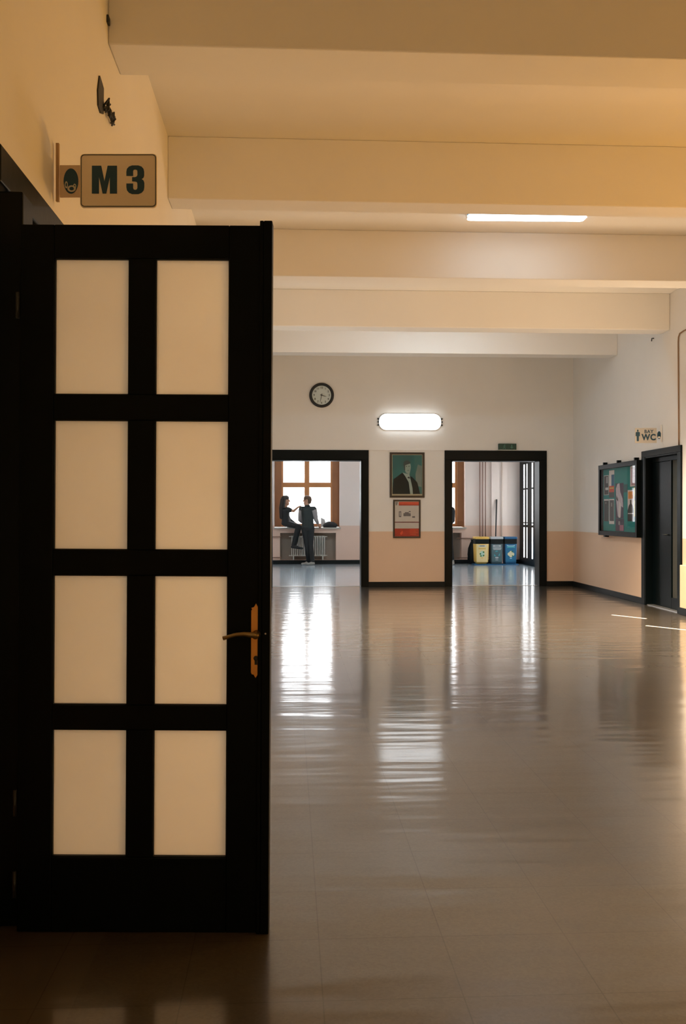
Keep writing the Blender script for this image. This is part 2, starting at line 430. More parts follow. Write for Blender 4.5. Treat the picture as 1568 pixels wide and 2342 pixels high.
struct(MB().box(-7.2, XL - 0.25, YB, YB + 0.3, 0, 4.0).box(XR + 0.25, 5.96, YB, YB + 0.3, 0, 4.0), 'wall_corridor_near', M['cwall'], 'wall on the hall side of the space beyond, out of sight', 'wall')

# skirting boards
def base(mb, name, label): return struct(mb, name, M['base'], label, 'baseboard', bevel=0.003)
base(MB().box(XL, XL + 0.015, YN, 3.12, 0, 0.085).box(XL, XL + 0.015, 4.24, YB, 0, 0.085), 'baseboard_left', 'black baseboard along the left hall wall')
base(MB().box(XR - 0.015, XR, 13.69, YB, 0, 0.085).box(XR - 0.06, XR - 0.04, YN, 12.26, 0, 0.09).box(XR - 0.015, XR, YN, 12.26, 0, 0.085), 'baseboard_right', 'black baseboard along the right hall wall under the notice board')
base(MB().box(1.388, 2.725, YB - 0.02, YB, 0, 0.085).box(4.54, XR, YB - 0.02, YB, 0, 0.085).box(XL, -0.43, YB - 0.02, YB, 0, 0.085), 'baseboard_back', 'black baseboard below the back wall between the doorways')
mbb = MB()
xs = [-7.0] + [v for c in WPOS for v in (c - 0.68, c + 0.727)] + [5.87]
mbb.box(-7.0, 5.87, YF - 0.02, YF, 0, 0.10)
base(mbb, 'baseboard_far', 'black baseboard under the far windows')
# low boxed ledge on the right wall, right picture edge
struct(MB().box(XR - 0.04, XR, YN, 12.26, 0, 0.63), 'trim_4', mat('ledge_paint', (0.80, 0.62, 0.40), 0.5), 'low cream boxed ledge along the right wall at the photo edge', 'ledge', bevel=0.004)
# thin plaster line across the pier
struct(MB().box(1.39, 2.723, YB - 0.012, YB, 2.388, 2.402), 'trim_2', M['ceil'], 'thin plaster line across the pier above the portrait', 'molding')

# ------------------------------------------------------------------ door frames
def doorway(name, x0, x1, label):
    e = empty(name, ((x0 + x1) / 2, YB, 0), label, 'door frame', kind='structure')
    for s, xa in ((0, x0), (1, x1)):
        xo = xa - 0.115 if s == 0 else xa + 0.115
        keep(MB().box(min(xa, xo), max(xa, xo), YB - 0.03, YB, 0, 2.225).build('casing', M['black'], bevel=0.004), e)
        xi = xa + 0.02 if s == 0 else xa - 0.02
        keep(MB().box(min(xa, xi), max(xa, xi), YB - 0.03, YB + 0.3, 0, 2.225).build('jamb', M['black'], bevel=0.003), e)
    keep(MB().box(x0 - 0.115, x1 + 0.115, YB - 0.03, YB, 2.225, 2.39).build('head_casing', M['black'], bevel=0.004), e)
    keep(MB().box(x0, x1, YB - 0.03, YB + 0.3, 2.205, 2.225).build('head_jamb', M['black'], bevel=0.003), e)
    keep(MB().box(x0 + 0.02, x1 - 0.02, YB + 0.10, YB + 0.16, 0, 0.004).build('threshold', M['steel']), e)
    return e
doorway('door_2', -0.312, 1.273, 'wide black framed doorway left of the framed portrait')
doorway('door_3', 2.84, 4.425, 'wide black framed doorway showing the three recycling bins')

# frame of the open room door, on the left wall
e = empty('trim_1', (XL, 3.2, 0), 'black frame of the open door on the left wall', 'door frame', kind='structure')
keep(MB().box(-0.914, -0.835, 3.128, 3.25, 0, 2.31).build('hinge_post', M['black'], bevel=0.006), e)
keep(MB().box(XL - 0.25, XL + 0.03, 4.06, 4.22, 0, 2.33).build('far_jamb', M['black'], bevel=0.006), e)
keep(MB().box(XL - 0.25, XL + 0.035, 3.10, 4.22, 2.33, 2.45).build('header', M['black'], bevel=0.006), e)
keep(MB().box(XL - 0.25, XL - 0.005, 3.2, 3.27, 0, 2.33).build('near_jamb', M['black'], bevel=0.004), e)

# ------------------------------------------------------------------ the open room door (leaf)
d = empty('door_1', (-0.842, 3.0805, 0.003), 'black panelled door with eight cream panes standing open in the foreground', 'door', kind='structure', rz=-YAW)
d.rotation_euler = (0, 0.0055, -YAW); d.scale = (1.013, 1, 1.006)
LT = 0.042
ZR = [(2.087, 1.668), (1.589, 1.190), (1.111, 0.712), (0.636, 0.244)]
XP = [(0.104, 0.332), (0.413, 0.638)]
off = 0.014
M['black_leaf'] = mat('black_door_paint', (0.0010, 0.0030, 0.0038), 0.45, spec=0.10, var=0.3, bump=0.04, bscale=18)
bl = M['black_leaf']
MB().box(0, 0.104, 0, LT, 0, 2.176).build('stile', bl, d, bevel=0.003)
MB().box(0.638, 0.744, 0, LT, 0, 2.176).build('stile', bl, d, bevel=0.003)
MB().box(0.744, 0.770, -0.012, LT, 0.0, 2.188).box(0.732, 0.744, -0.012, 0, 0.0, 2.188).build('meeting_lip', bl, d, bevel=0.003)
MB().box(0.104, 0.638, 0, LT, 2.087 - off, 2.176).build('top_rail', bl, d, bevel=0.003)
MB().box(0.104, 0.638, 0, LT, 0, 0.244 - off).build('bottom_panel', bl, d, bevel=0.003)
for k in range(3):
    MB().box(0.104, 0.638, 0, LT, ZR[k + 1][0] - off, ZR[k][1] - off).build('cross_rail', bl, d, bevel=0.003)
for k in range(4):
    MB().box(0.332, 0.413, 0.001, LT - 0.001, ZR[k][1] - off, ZR[k][0] - off).build('muntin', bl, d, bevel=0.003)
for k in range(4):
    for xa, xb in XP:
        z1, z0 = ZR[k][0] - off, ZR[k][1] - off
        p = MB().box(xa - 0.004, xb + 0.004, 0.020, 0.025, z0 - 0.004, z1 + 0.004).build('pane', M['pane'], d)
        r = 0.008
        mb = MB()      # glazing bead with slightly rounded inner corners
        mb.box(xa - 0.001, xa + r * 0.25, 0.006, 0.020, z0, z1).box(xb - r * 0.25, xb + 0.001, 0.006, 0.020, z0, z1)
        mb.box(xa, xb, 0.006, 0.020, z0 - 0.001, z0 + r * 0.25).box(xa, xb, 0.006, 0.020, z1 - r * 0.25, z1 + 0.001)
        for cx, cz, sx, sz in ((xa, z0, 1, 1), (xb, z0, -1, 1), (xa, z1, 1, -1), (xb, z1, -1, -1)):
            pts = [(cx, cz), (cx + sx * r, cz)] + [(cx + sx * (r - r * math.sin(t)), cz + sz * (r - r * math.cos(t))) for t in (0.4, 0.8, 1.2)] + [(cx, cz + sz * r)]
            mb.prism(pts, (0, 0.006, 0), (1, 0, 0), (0, 0, 1), (0, 0.014, 0))
        mb.build('glazing_bead', bl, p)
# handle set
hz, hx = 0.934 - off, 0.726
pl = [(-0.0145, -0.118), (-0.0145, 0.072), (-0.012, 0.075), (-0.0145, 0.080), (-0.006, 0.083), (0, 0.094), (0.006, 0.083), (0.012, 0.080), (0.0105, 0.075), (0.0105, 0.030), (0.0145, 0.020),
      (0.0145, -0.118), (0.012, -0.124), (0.006, -0.125), (0, -0.136), (-0.006, -0.125), (-0.012, -0.124)]
hp = MB().prism(list(reversed(pl)), (hx, 0, hz), (1, 0, 0), (0, 0, 1), (0, -0.005, 0)).build('handle_plate', M['brass'], d, bevel=0.001)
MB().lathe([(0.012, 0), (0.013, 0.006), (0.0095, 0.012), (0.0085, 0.045), (0.010, 0.05)], (hx + 0.003, -0.005, hz), (0, -1, 0), 20).build('lever_collar', M['bronze'], hp, smooth=True)
lev = [(hx + 0.004, -0.048, hz), (hx - 0.008, -0.052, hz + 0.003), (hx - 0.03, -0.054, hz + 0.006), (hx - 0.055, -0.054, hz + 0.004), (hx - 0.078, -0.053, hz - 0.003), (hx - 0.094, -0.051, hz - 0.008)]
MB().tube(lev, [0.009, 0.0085, 0.007, 0.006, 0.0055, 0.0065], 12).build('lever', M['bronze'], hp, smooth=True)
MB().lathe([(0.0075, 0), (0.0075, 0.004), (0.005, 0.005)], (hx + 0.001, -0.005, hz - 0.074), (0, -1, 0), 16).box(hx - 0.003, hx + 0.005, -0.0085, -0.005, hz - 0.094, hz - 0.074).build('key_cylinder', M['ink'], hp)
MB().lathe([(0.003, 0), (0.0025, 0.0015)], (0.756, -0.012, hz + 0.002), (0, -1, 0), 10).build('screw', M['steel'], d)
for z in (0.37, 0.12, 1.9):
    MB().tube([(-0.006, -0.002, z - off), (-0.006, -0.002, z - off + 0.08)], 0.006, 10).build('hinge', M['hinge'], d, smooth=True)

# ------------------------------------------------------------------ toilet door in the right wall
e = empty('door_4', (XR, 12.96, 0), 'black framed toilet doorway under the BAY WC sign', 'door', kind='structure')
for ya, yb in ((12.27, 12.38), (13.54, 13.674)):
    keep(MB().box(XR - 0.025, XR, ya, yb, 0, 2.08).build('casing', M['black'], bevel=0.004), e)
keep(MB().box(XR - 0.025, XR, 12.27, 13.674, 2.08, 2.165).build('head_casing', M['black'], bevel=0.004), e)
keep(MB().box(XR - 0.02, XR + 0.25, 12.38, 12.40, 0, 2.08).box(XR - 0.02, XR + 0.25, 13.52, 13.54, 0, 2.08).box(XR - 0.02, XR + 0.25, 12.4, 13.52, 2.06, 2.08).build('jamb', M['black'], bevel=0.003), e)
keep(MB().box(XR + 0.08, XR + 0.13, 12.40, 13.52, 2.0, 2.06).box(XR + 0.08, XR + 0.13, 12.84, 12.88, 0, 2.0).box(XR + 0.08, XR + 0.13, 12.40, 12.84, 0, 0.16).build('transom', M['black'], bevel=0.003), e)
lf = MB().box(XR + 0.085, XR + 0.125, 12.885, 13.515, 0.012, 1.995).build('leaf', M['black'], bevel=0.004); keep(lf, e)
keep(MB().tube([(XR + 0.085, 12.95, 1.0), (XR + 0.045, 12.95, 1.0), (XR + 0.04, 13.05, 1.0)], 0.009, 10).build('handle', M['hinge'], smooth=True), e)
keep(MB().box(XR + 0.10, XR + 0.105, 12.40, 12.84, 0.16, 2.0).build('sidelight_pane', M['side_pane']), e)
keep(MB().box(XR, XR + 0.25, 12.40, 13.52, 0, 0.01).build('threshold', M['steel']), e)

# ------------------------------------------------------------------ windows of the far wall
def window(name, c, label):
    e = empty(name, (c, YF + 0.3, 0.93), label, 'window', kind='structure')
    y0, y1 = YF + 0.22, YF + 0.30
    mb = MB()
    mb.box(c - 0.82, c - 0.65, y0 - 0.05, y1 + 0.03, 0.93, 3.05).box(c + 0.65, c + 0.82, y0 - 0.05, y1 + 0.03, 0.93, 3.05)
    mb.box(c - 0.65, c + 0.65, y0 - 0.05, y1 + 0.03, 2.97, 3.05).box(c - 0.65, c + 0.65, y0 - 0.05, y1 + 0.03, 0.93, 0.965)
    keep(mb.build('outer_frame', M['wood_dark'], bevel=0.004), e)
    # four sashes round the panes
    for sx, (xa, xb) in enumerate(((c - 0.65, c), (c, c + 0.65))):
        for (za, zb) in ((0.965, 2.0), (2.0, 2.97)):
            pz0 = 1.014 if za < 1.5 else 2.06
            pz1 = 1.935 if za < 1.5 else 2.92
            pa, pb = (xa + 0.05, xb - 0.063) if sx == 0 else (xa + 0.063, xb - 0.05)
            mb = MB().box(xa, pa, y0, y1, za, zb).box(pb, xb, y0, y1, za, zb).box(pa, pb, y0, y1, za, pz0).box(pa, pb, y0, y1, pz1, zb)
            s = keep(mb.build('sash', M['wood']), e)
            g = MB().box(pa - 0.004, pb + 0.004, y0 + 0.04, y0 + 0.044, pz0 - 0.004, pz1 + 0.004).build('pane', M['glass'])
            g.parent = s
    keep(MB().box(c - 0.85, c + 0.85, YF - 0.07, YF + 0.26, 0.885, 0.925).build('sill', M['sill'], bevel=0.006), e)
    # painted back of the radiator niche
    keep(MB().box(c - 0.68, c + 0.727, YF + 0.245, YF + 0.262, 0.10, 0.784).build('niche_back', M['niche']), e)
    return e
window('window_1', WPOS[2], 'four pane wooden window with the two people in front, left doorway')
window('window_2', WPOS[3], 'wooden window half hidden by the right doorway frame')
window('window_3', WPOS[1], 'wooden window hidden behind the open black door')
window('window_4', WPOS[0], 'wooden window farther left, out of sight')

def radiator(c, label, group):
    x0, x1 = c - 0.406, c + 0.462
    e = empty('radiator', ((x0 + x1) / 2, YF + 0.13, 0.0), label, 'radiator', group)
    n = 19
    for k in range(n):
        x = x0 + (x1 - x0) * (k + 0.5) / n
        mb = MB()
        for y in (YF + 0.06, YF + 0.16):
            mb.tube([(x, y, 0.20), (x, y, 0.70)], 0.013, 8)
        mb.box(x - 0.02, x + 0.02, YF + 0.05, YF + 0.17, 0.675, 0.707).box(x - 0.02, x + 0.02, YF + 0.05, YF + 0.17, 0.195, 0.225)
        keep(mb.build('fin', M['rad'], bevel=0.005), e)
    keep(MB().tube([(x0 - 0.05, YF + 0.11, 0.21), (x1 + 0.05, YF + 0.11, 0.21)], 0.012).tube([(x0 - 0.05, YF + 0.11, 0.69), (x1 + 0.05, YF + 0.11, 0.69)], 0.012).build('header_pipe', M['rad'], smooth=True), e)
    for xa in (x0 + 0.05, x1 - 0.08):
        keep(MB().box(xa, xa + 0.03, YF + 0.02, YF + 0.24, 0.10, 0.20).build('foot', M['rad']), e)
radiator(WPOS[2], 'pale ribbed radiator in the niche behind the two people', 'radiators under the windows')
radiator(WPOS[3], 'pale ribbed radiator under the right doorway window, mostly hidden', 'radiators under the windows')

# glazed side door beyond the right doorway
e = empty('door_5', (5.95, 23.7, 0), 'black glazed side door with narrow bright panes right of the blue bin', 'door', kind='structure')
ys = [(24.14, 24.28), (23.86, 23.97), (23.31, 23.46), (22.98, 23.12)]
Ya = sorted([22.80, 24.62] + [v for p in ys for v in p])
zs = [(0.176, 0.93), (0.99, 1.03), (1.06, 1.865), (1.905, 2.5)]
keep(grid_wall(MB(), 'y', 22.80, 24.66, 0.0, 2.6, 5.858, 5.870, [(a, b, z0, z1) for a, b in ys for z0, z1 in zs]).build('leaf', M['black']), e)
for a, b in ys:
    keep(MB().box(5.863, 5.865, a - 0.004, b + 0.004, 0.172, 2.504).build('pane', M['glass']), e)
keep(MB().tube([(5.86, 23.68, 1.0), (5.81, 23.68, 1.0), (5.80, 23.60, 1.0)], 0.01, 10).build('handle', M['steel'], smooth=True), e)

# ------------------------------------------------------------------ lamps
def batten(x0, x1, y, z, strength, label, group='ceiling battens', rz=0.0, parent_mat=None):
    c = (x0 + x1) / 2; L = (x1 - x0) / 2
    e = empty('ceiling_lamp', (c, y, z), label, 'lamp', group, rz=rz)
    MB().prism(rrect(-L, L, -0.085, 0.085, 0.04), (0, 0, 0), (1, 0, 0), (0, 1, 0), (0, 0, -0.032)).build('housing', M['lamp_blue'], e, bevel=0.003)
    em = emit('batten_light_%g' % strength, (0.72, 0.88, 1.0), strength)
    MB().prism(rrect(-L + 0.008, L - 0.008, -0.078, 0.078, 0.035), (0, 0, -0.030), (1, 0, 0), (0, 1, 0), (0, 0, -0.026)).build('diffuser', em, e, bevel=0.01)
    for xa in (-L - 0.006, L - 0.014):
        MB().box(xa, xa + 0.02, -0.03, 0.03, -0.05, 0).build('end_cap', M['white'], e, bevel=0.003)
    return e
batten(1.71, 2.865, 9.35, CZ, LAMP_NEAR, 'slim white ceiling lamp glowing between the second and third beam', rz=math.radians(-1.5))
batten(1.60, 2.75, 13.3, CZ, LAMP_FAR, 'slim white ceiling lamp hidden behind the fourth beam, seen mirrored in floor')
for k, x in enumerate((-1.5, 2.0)):  # battens added to brighten the corridor, unseen from the hall
    batten(x, x + 1.2, 20.2, 3.9, FILL_CORR, 'added slim fill lamp beyond the doorways, out of sight', 'unseen battens')
# added fill lamp in the toilet lobby, unseen
batten(5.7, 6.6, 12.9, 3.0, 4.0, 'added slim fill lamp inside the toilet lobby, out of sight', 'unseen battens')
# bulkhead wall lamp
e = empty('wall_lamp', (2.115, YB, 2.885), 'bright rounded white wall lamp above the portrait', 'lamp')
MB().prism(rrect(-0.55, 0.55, -0.145, 0.145, 0.13, 8), (0, 0, 0), (1, 0, 0), (0, 0, 1), (0, -0.03, 0)).build('back_plate', M['white'], e, bevel=0.004)
MB().prism(rrect(-0.535, 0.535, -0.14, 0.14, 0.125, 10), (0, -0.03, 0), (1, 0, 0), (0, 0, 1), (0, -0.06, 0)).build('diffuser', emit('bulkhead_light', (0.90, 0.96, 1.0), LAMP_WALL), e, bevel=0.03)
for x in (-0.56, 0.56):
    for z in (-0.055, 0.0, 0.055):
        MB().box(x - 0.012, x + 0.012, -0.05, 0, z - 0.012, z + 0.012).build('clip', M['ink'], e)

# round spots added to brighten the floor, unseen between the beams
for x, y, q in ((3.3, 11.0, 1.0), (1.0, 11.4, 0.6), (2.2, 14.0, 0.10)):
    e = empty('fill_downlight', (x, y, CZ), 'added round fill light hidden between the beams', 'lamp', 'unseen downlights')
    MB().lathe([(0.09, 0), (0.09, -0.10), (0.075, -0.10), (0.07, -0.02), (0.0, -0.02)], (0, 0, 0), (0, 0, 1), 24).build('fill_can', M['white'], e)
    ld = bpy.data.lights.new('fill_spot', 'SPOT'); ld.energy = FILL_DOWN * q; ld.color = (1.0, 0.80, 0.58)
    ld.spot_size = math.radians(100); ld.spot_blend = 1.0; ld.shadow_soft_size = 0.06
    lo = bpy.data.objects.new('fill_spot', ld); COL.objects.link(lo); lo.parent = e; lo.location = (0, 0, -0.11)
# added fill lamps along the side walls: warm ones on the right beyond the picture edge, white ones on the left behind the door leaf
def side_fill(x, sgn, y, z, em, label):
    e = empty('wall_lamp', (x, y, z), label, 'lamp', 'unseen wall lamps')  # added fill lamp, unseen
    MB().prism(rrect(-0.55, 0.55, -0.145, 0.145, 0.13, 8), (0, 0, 0), (0, 1, 0), (0, 0, 1), (sgn * 0.03, 0, 0)).build('back_plate', M['white'], e)
    MB().prism(rrect(-0.535, 0.535, -0.14, 0.14, 0.125, 10), (sgn * 0.03, 0, 0), (0, 1, 0), (0, 0, 1), (sgn * 0.06, 0, 0)).build('diffuser', em, e, bevel=0.03)
side_fill(XL, 1, 4.9, 1.1, emit('cream_fill_light', (1.0, 0.72, 0.42), FILL_LEAF), 'added cream fill lamp on the left wall, hidden behind the open door')
SIDE = emit('side_fill_light', (0.70, 0.88, 1.0), FILL_SIDE)
for k, (y, q) in enumerate(((6.0, 1.0), (3.6, 0.28), (11.1, 0.7))):
    side_fill(XR, -1, y, 1.6, emit('warm_fill_light', (1.0, 0.47, 0.085) if k < 2 else (1.0, 0.68, 0.40), FILL_WARM * q), 'added warm fill lamp on the right wall, out of frame')
for y in (11.6, 13.6):
    side_fill(XL, 1, y, 1.6, SIDE, 'added white fill lamp on the left wall, hidden behind the open door')

BACK = emit('rear_fill_light', (1.0, 0.66, 0.34), FILL_REAR)  # lamps added behind the camera to brighten the near hall
for x in (0.6, 3.4):
    e = empty('wall_lamp', (x, YN, 1.2), 'added fill lamp behind the camera, out of frame', 'lamp', 'unseen wall lamps')
    MB().prism(rrect(-0.55, 0.55, -0.145, 0.145, 0.13, 8), (0, 0, 0), (1, 0, 0), (0, 0, 1), (0, 0.03, 0)).build('back_plate', M['white'], e)
    MB().prism(rrect(-0.535, 0.535, -0.14, 0.14, 0.125, 10), (0, 0.03, 0), (1, 0, 0), (0, 0, 1), (0, 0.06, 0)).build('diffuser', BACK, e, bevel=0.03)

# ------------------------------------------------------------------ things on the back wall
def frame(name, x0, x1, z0, z1, wd, label, cat, fm, depth=0.03):
    e = empty(name, ((x0 + x1) / 2, YB, z0), label, cat)
    mb = MB().box(x0, x1, YB - depth, YB, z0, z0 + wd).box(x0, x1, YB - depth, YB, z1 - wd, z1)
    mb.box(x0, x0 + wd, YB - depth, YB, z0 + wd, z1 - wd).box(x1 - wd, x1, YB - depth, YB, z0 + wd, z1 - wd)
    keep(mb.build('frame', fm, bevel=0.004), e)
    return e
U, V, NY = (1, 0, 0), (0, 0, 1), (0, -0.0012, 0)
# portrait (a plain generic sitter)
px0, px1, pz0, pz1 = 1.758, 2.370, 1.560, 2.353
e = frame('framed_portrait', px0, px1, pz0, pz1, 0.036, 'dark framed teal portrait of a man in a suit on the pier', 'picture', M['frame_brown'])
a0, a1, b0, b1 = px0 + 0.036, px1 - 0.036, pz0 + 0.036, pz1 - 0.036
mb = MB(); mb.box(a0, a1, YB - 0.010, YB - 0.006, b0, b1); mount = keep(mb.build('mount', M['gold_line']), e)
W_, H_ = a1 - a0 - 0.02, b1 - b0 - 0.036
mb = MB(); O = (a0 + 0.012, YB - 0.0105, b0 + 0.026)
u_, v_ = (W_, 0, 0), (0, 0, H_)
def lay(k): return (O[0], O[1] - 0.0006 * k, O[2])
mb.mi = 0; mb.prism([(0, 0), (1, 0), (1, 1), (0, 1)], lay(0), u_, v_, (0, -0.001, 0))
mb.mi = 1; mb.prism([(0.80, 0.22), (0.98, 0.18), (0.99, 0.72), (0.86, 0.76), (0.78, 0.5)], lay(1), u_, v_, NY)
mb.mi = 2; mb.prism([(0.0, 0.0), (0.94, 0.0), (0.84, 0.30), (0.66, 0.44), (0.44, 0.50), (0.33, 0.545), (0.18, 0.46), (0.03, 0.38)], lay(2), u_, v_, NY)
mb.mi = 4; mb.prism([(0.60, 0.0), (0.69, 0.0), (0.68, 0.14), (0.60, 0.42), (0.57, 0.50), (0.34, 0.55), (0.43, 0.46), (0.55, 0.30)], lay(3), u_, v_, NY)
mb.mi = 2; mb.prism([(0.50, 0.42), (0.56, 0.45), (0.60, 0.40), (0.55, 0.40)], lay(4), u_, v_, NY)
mb.mi = 3; mb.prism([(0.44, 0.56), (0.57, 0.49), (0.62, 0.66), (0.50, 0.68)], lay(3.6), u_, v_, NY)
mb.mi = 3; mb.prism(circ(0.505, 0.70, 0.115, 0.145), lay(4), u_, v_, NY)
mb.mi = 5; mb.prism(circ(0.49, 0.76, 0.125, 0.105, 18, 0.25, PI * 1.12), lay(5), u_, v_, NY)
mb.mi = 5; mb.prism(circ(0.47, 0.712, 0.022, 0.012, 10), lay(5), u_, v_, NY).prism(circ(0.56, 0.712, 0.022, 0.012, 10), lay(5), u_, v_, NY)
mb.prism([(0.50, 0.60), (0.56, 0.60), (0.56, 0.61), (0.50, 0.61)], lay(5), u_, v_, NY)
mb.prism([(0.39, 0.62), (0.43, 0.60), (0.43, 0.74), (0.385, 0.74)], lay(4.6), u_, v_, NY)
keep(mb.build('portrait_print', [M['pic_bg'], M['pic_light'], M['pic_suit'], M['pic_face'], M['pic_shirt'], M['pic_hair']]), e)
keep(MB().box(a0, a1, YB - 0.024, YB - 0.022, b0, b1).build('glass', M['frame_glass']), e)
# red and white evacuation notice
rx0, rx1, rz0, rz1 = 1.818, 2.300, 0.853, 1.523
e = frame('framed_notice', rx0, rx1, rz0, rz1, 0.028, 'dark framed red and white notice hanging below the portrait', 'notice', M['frame_brown'], 0.025)
a0, a1, b0, b1 = rx0 + 0.028, rx1 - 0.028, rz0 + 0.028, rz1 - 0.028
u_, v_ = (a1 - a0, 0, 0), (0, 0, b1 - b0)
O = (a0, YB - 0.008, b0)
R = lambda x0, x1, y0, y1: [(x0, y0), (x1, y0), (x1, y1), (x0, y1)]
mb = MB()
mb.mi = 0; mb.prism(R(0, 1, 0, 1), lay(0), u_, v_, (0, -0.001, 0))
mb.mi = 1; mb.prism(R(0, 1, 0, 0.225), lay(2), u_, v_, NY)
mb.mi = 2; mb.prism(R(0.17, 1, 0.89, 0.985), lay(2), u_, v_, NY)
mb.mi = 1; mb.prism(R(0.17, 1, 0.88, 0.905), lay(3), u_, v_, NY)
mb.mi = 4; mb.prism([(0.02, 0.985), (0.14, 0.985), (0.09, 0.89), (0.04, 0.88)], lay(2), u_, v_, NY)
mb.mi = 3; mb.prism(R(0, 1, 0.39, 0.415), lay(2), u_, v_, NY)
mb.mi = 5
mb.prism(R(0.17, 0.27, 0.55, 0.715), lay(2), u_, v_, NY).prism(R(0.36, 0.66, 0.575, 0.66), lay(2), u_, v_, NY).prism(R(0.72, 0.84, 0.53, 0.575), lay(2), u_, v_, NY)
mb.prism(R(0.42, 0.58, 0.66, 0.69), lay(2), u_, v_, NY).prism(R(0.58, 0.66, 0.69, 0.72), lay(2), u_, v_, NY)
mb.mi = 0; mb.prism(R(0.205, 0.24, 0.585, 0.685), lay(3), u_, v_, NY)
mb.mi = 6
for k in range(4):
    mb.prism(R(0.06 + 0.05 * k, 0.62 + 0.06 * k, 0.355 - 0.035 * k, 0.362 - 0.035 * k), lay(2), u_, v_, NY)
mb.mi = 2
for k in range(4):
    mb.prism(R(0.62, 0.96 - 0.07 * (k % 2), 0.185 - 0.045 * k, 0.20 - 0.045 * k), lay(3), u_, v_, NY)
for k in range(3):
    mb.prism(circ(0.27 + 0.02 * k, 0.10 + 0.02 * (k - 1), 0.05 - 0.01 * k, 0.04, 12), lay(3 + k), u_, v_, NY)
keep(mb.build('notice_print', [M['paper'], M['red'], M['orange_red'], M['maroon'], M['plan'], mat('plan_grey', (0.16, 0.155, 0.17), 0.5, var=0.5, scale=60), mat('fine_print', (0.42, 0.41, 0.40), 0.5)]), e)
keep(MB().box(a0, a1, YB - 0.020, YB - 0.018, b0, b1).build('glass', M['frame_glass']), e)

# clock
e = empty('wall_clock', (0.565, YB, 3.345), 'round black rimmed wall clock high on the back wall', 'clock')
MB().lathe([(0.212, 0), (0.216, 0.02), (0.208, 0.045), (0.185, 0.052), (0.170, 0.038), (0.166, 0.014), (0.0, 0.014)], (0, 0, 0), (0, -1, 0), 56).build('rim', M['ink'], e, smooth=True)
MB().lathe([(0.168, 0.014), (0.168, 0.018)], (0, 0, 0), (0, -1, 0), 48).build('dial', M['clock_face'], e)
me_o = []
for h in range(1, 13):
    t = PI / 2 - h * PI / 6
    me = text_mesh(str(h), 0.046, 0.002, 0.0008); me.materials.clear(); me.materials.append(M['ink'])
    me.transform(Matrix(((1, 0, 0, 0.132 * math.cos(t)), (0, 0, -1, -0.020), (0, 1, 0, 0.132 * math.sin(t)), (0, 0, 0, 1))))
    o = bpy.data.objects.new('numeral', me); COL.objects.link(o); o.parent = e
def hand(nm, ang, l, wd, yy):
    t = math.radians(90 - ang); u = (math.cos(t), 0, math.sin(t)); v = (-math.sin(t), 0, math.cos(t))
    MB().prism([(-0.025, -wd), (l * 0.6, -wd * 0.8), (l, -wd * 0.3), (l, wd * 0.3), (l * 0.6, wd * 0.8), (-0.025, wd)], (0, yy, 0), u, v, (0, -0.002, 0)).build(nm, M['ink'], e)
hand('hour_hand', 107, 0.088, 0.006, -0.024); hand('minute_hand', 192, 0.125, 0.0045, -0.028)
MB().lathe([(0.009, 0.018), (0.009, 0.034)], (0, 0, 0), (0, -1, 0), 14).build('hub', M['ink'], e)

# exit sign on the right door head
e = empty('exit_sign', (3.832, YB - 0.02, 2.392), 'small dark green exit sign standing over the right doorway', 'sign')
MB().box(-0.157, 0.157, -0.05, 0.015, 0.008, 0.118).build('housing', M['exit'], e, bevel=0.004)
MB().box(-0.165, 0.165, -0.055, 0.018, 0.0, 0.008).build('base_strip', M['sign_w'], e)
yy = -0.0525
mb = MB()
mb.prism(circ(-0.052, 0.098, 0.009, None, 12), (0, yy, 0), U, V, NY)
for a, b in (((-0.055, 0.086), (-0.06, 0.055)), ((-0.06, 0.055), (-0.042, 0.04)), ((-0.042, 0.04), (-0.045, 0.02)), ((-0.06, 0.055), (-0.075, 0.035)), ((-0.075, 0.035), (-0.09, 0.035)), ((-0.055, 0.084), (-0.036, 0.068)), ((-0.056, 0.084), (-0.078, 0.07))):
    dx, dz = b[0] - a[0], b[1] - a[1]; l = math.hypot(dx, dz); nx, nz = -dz / l * 0.005, dx / l * 0.005
    mb.prism([(a[0] - nx, a[1] - nz), (b[0] - nx, b[1] - nz), (b[0] + nx, b[1] + nz), (a[0] + nx, a[1] + nz)], (0, yy, 0), U, V, NY)
mb.build('running_figure', M['exit_fig'], e)
MB().prism([(0.062, 0.10), (0.062, 0.06), (0.042, 0.06), (0.072, 0.026), (0.102, 0.06), (0.082, 0.06), (0.082, 0.10)], (0, yy, 0), U, V, NY).build('arrow', M['exit_fig'], e)

# ------------------------------------------------------------------ projecting room sign M 3
e = empty('room_sign', (-0.86, 3.93, 2.50), 'cream projecting room sign reading M 3 above the open door', 'sign', rz=-YAW)
MB().prism(rrect(0.037, 0.340, 0.003, 0.216, 0.016), (0, 0, 0), U, V, (0, -0.012, 0)).build('plate', M['sign'], e, bevel=0.002)
ring_o, ring_i = rrect(0.040, 0.337, 0.006, 0.213, 0.015), rrect(0.0435, 0.3335, 0.0095, 0.2095, 0.012)
mb = MB()
for i in range(len(ring_o)):
    j = (i + 1) % len(ring_o)
    mb.prism([ring_o[i], ring_o[j], ring_i[j], ring_i[i]], (0, -0.0122, 0), U, V, NY)
mb.build('border_line', M['grey_ink'], e)
mb = MB(); S = 0.110
mb.prism([(0, 0), (0.255, 0), (0.255, 0.60), (0.385, 0), (0.515, 0), (0.645, 0.60), (0.645, 0), (0.90, 0), (0.90, 1), (0.565, 1), (0.45, 0.44), (0.335, 1), (0, 1)], (0.084, -0.0122, 0.058), (S, 0, 0), (0, 0, S), NY)
mb.build('letter', M['teal'], e)
mb = MB(); O3 = (0.220, -0.0122, 0.056); s3 = 0.113; u3, v3 = (s3, 0, 0), (0, 0, s3)
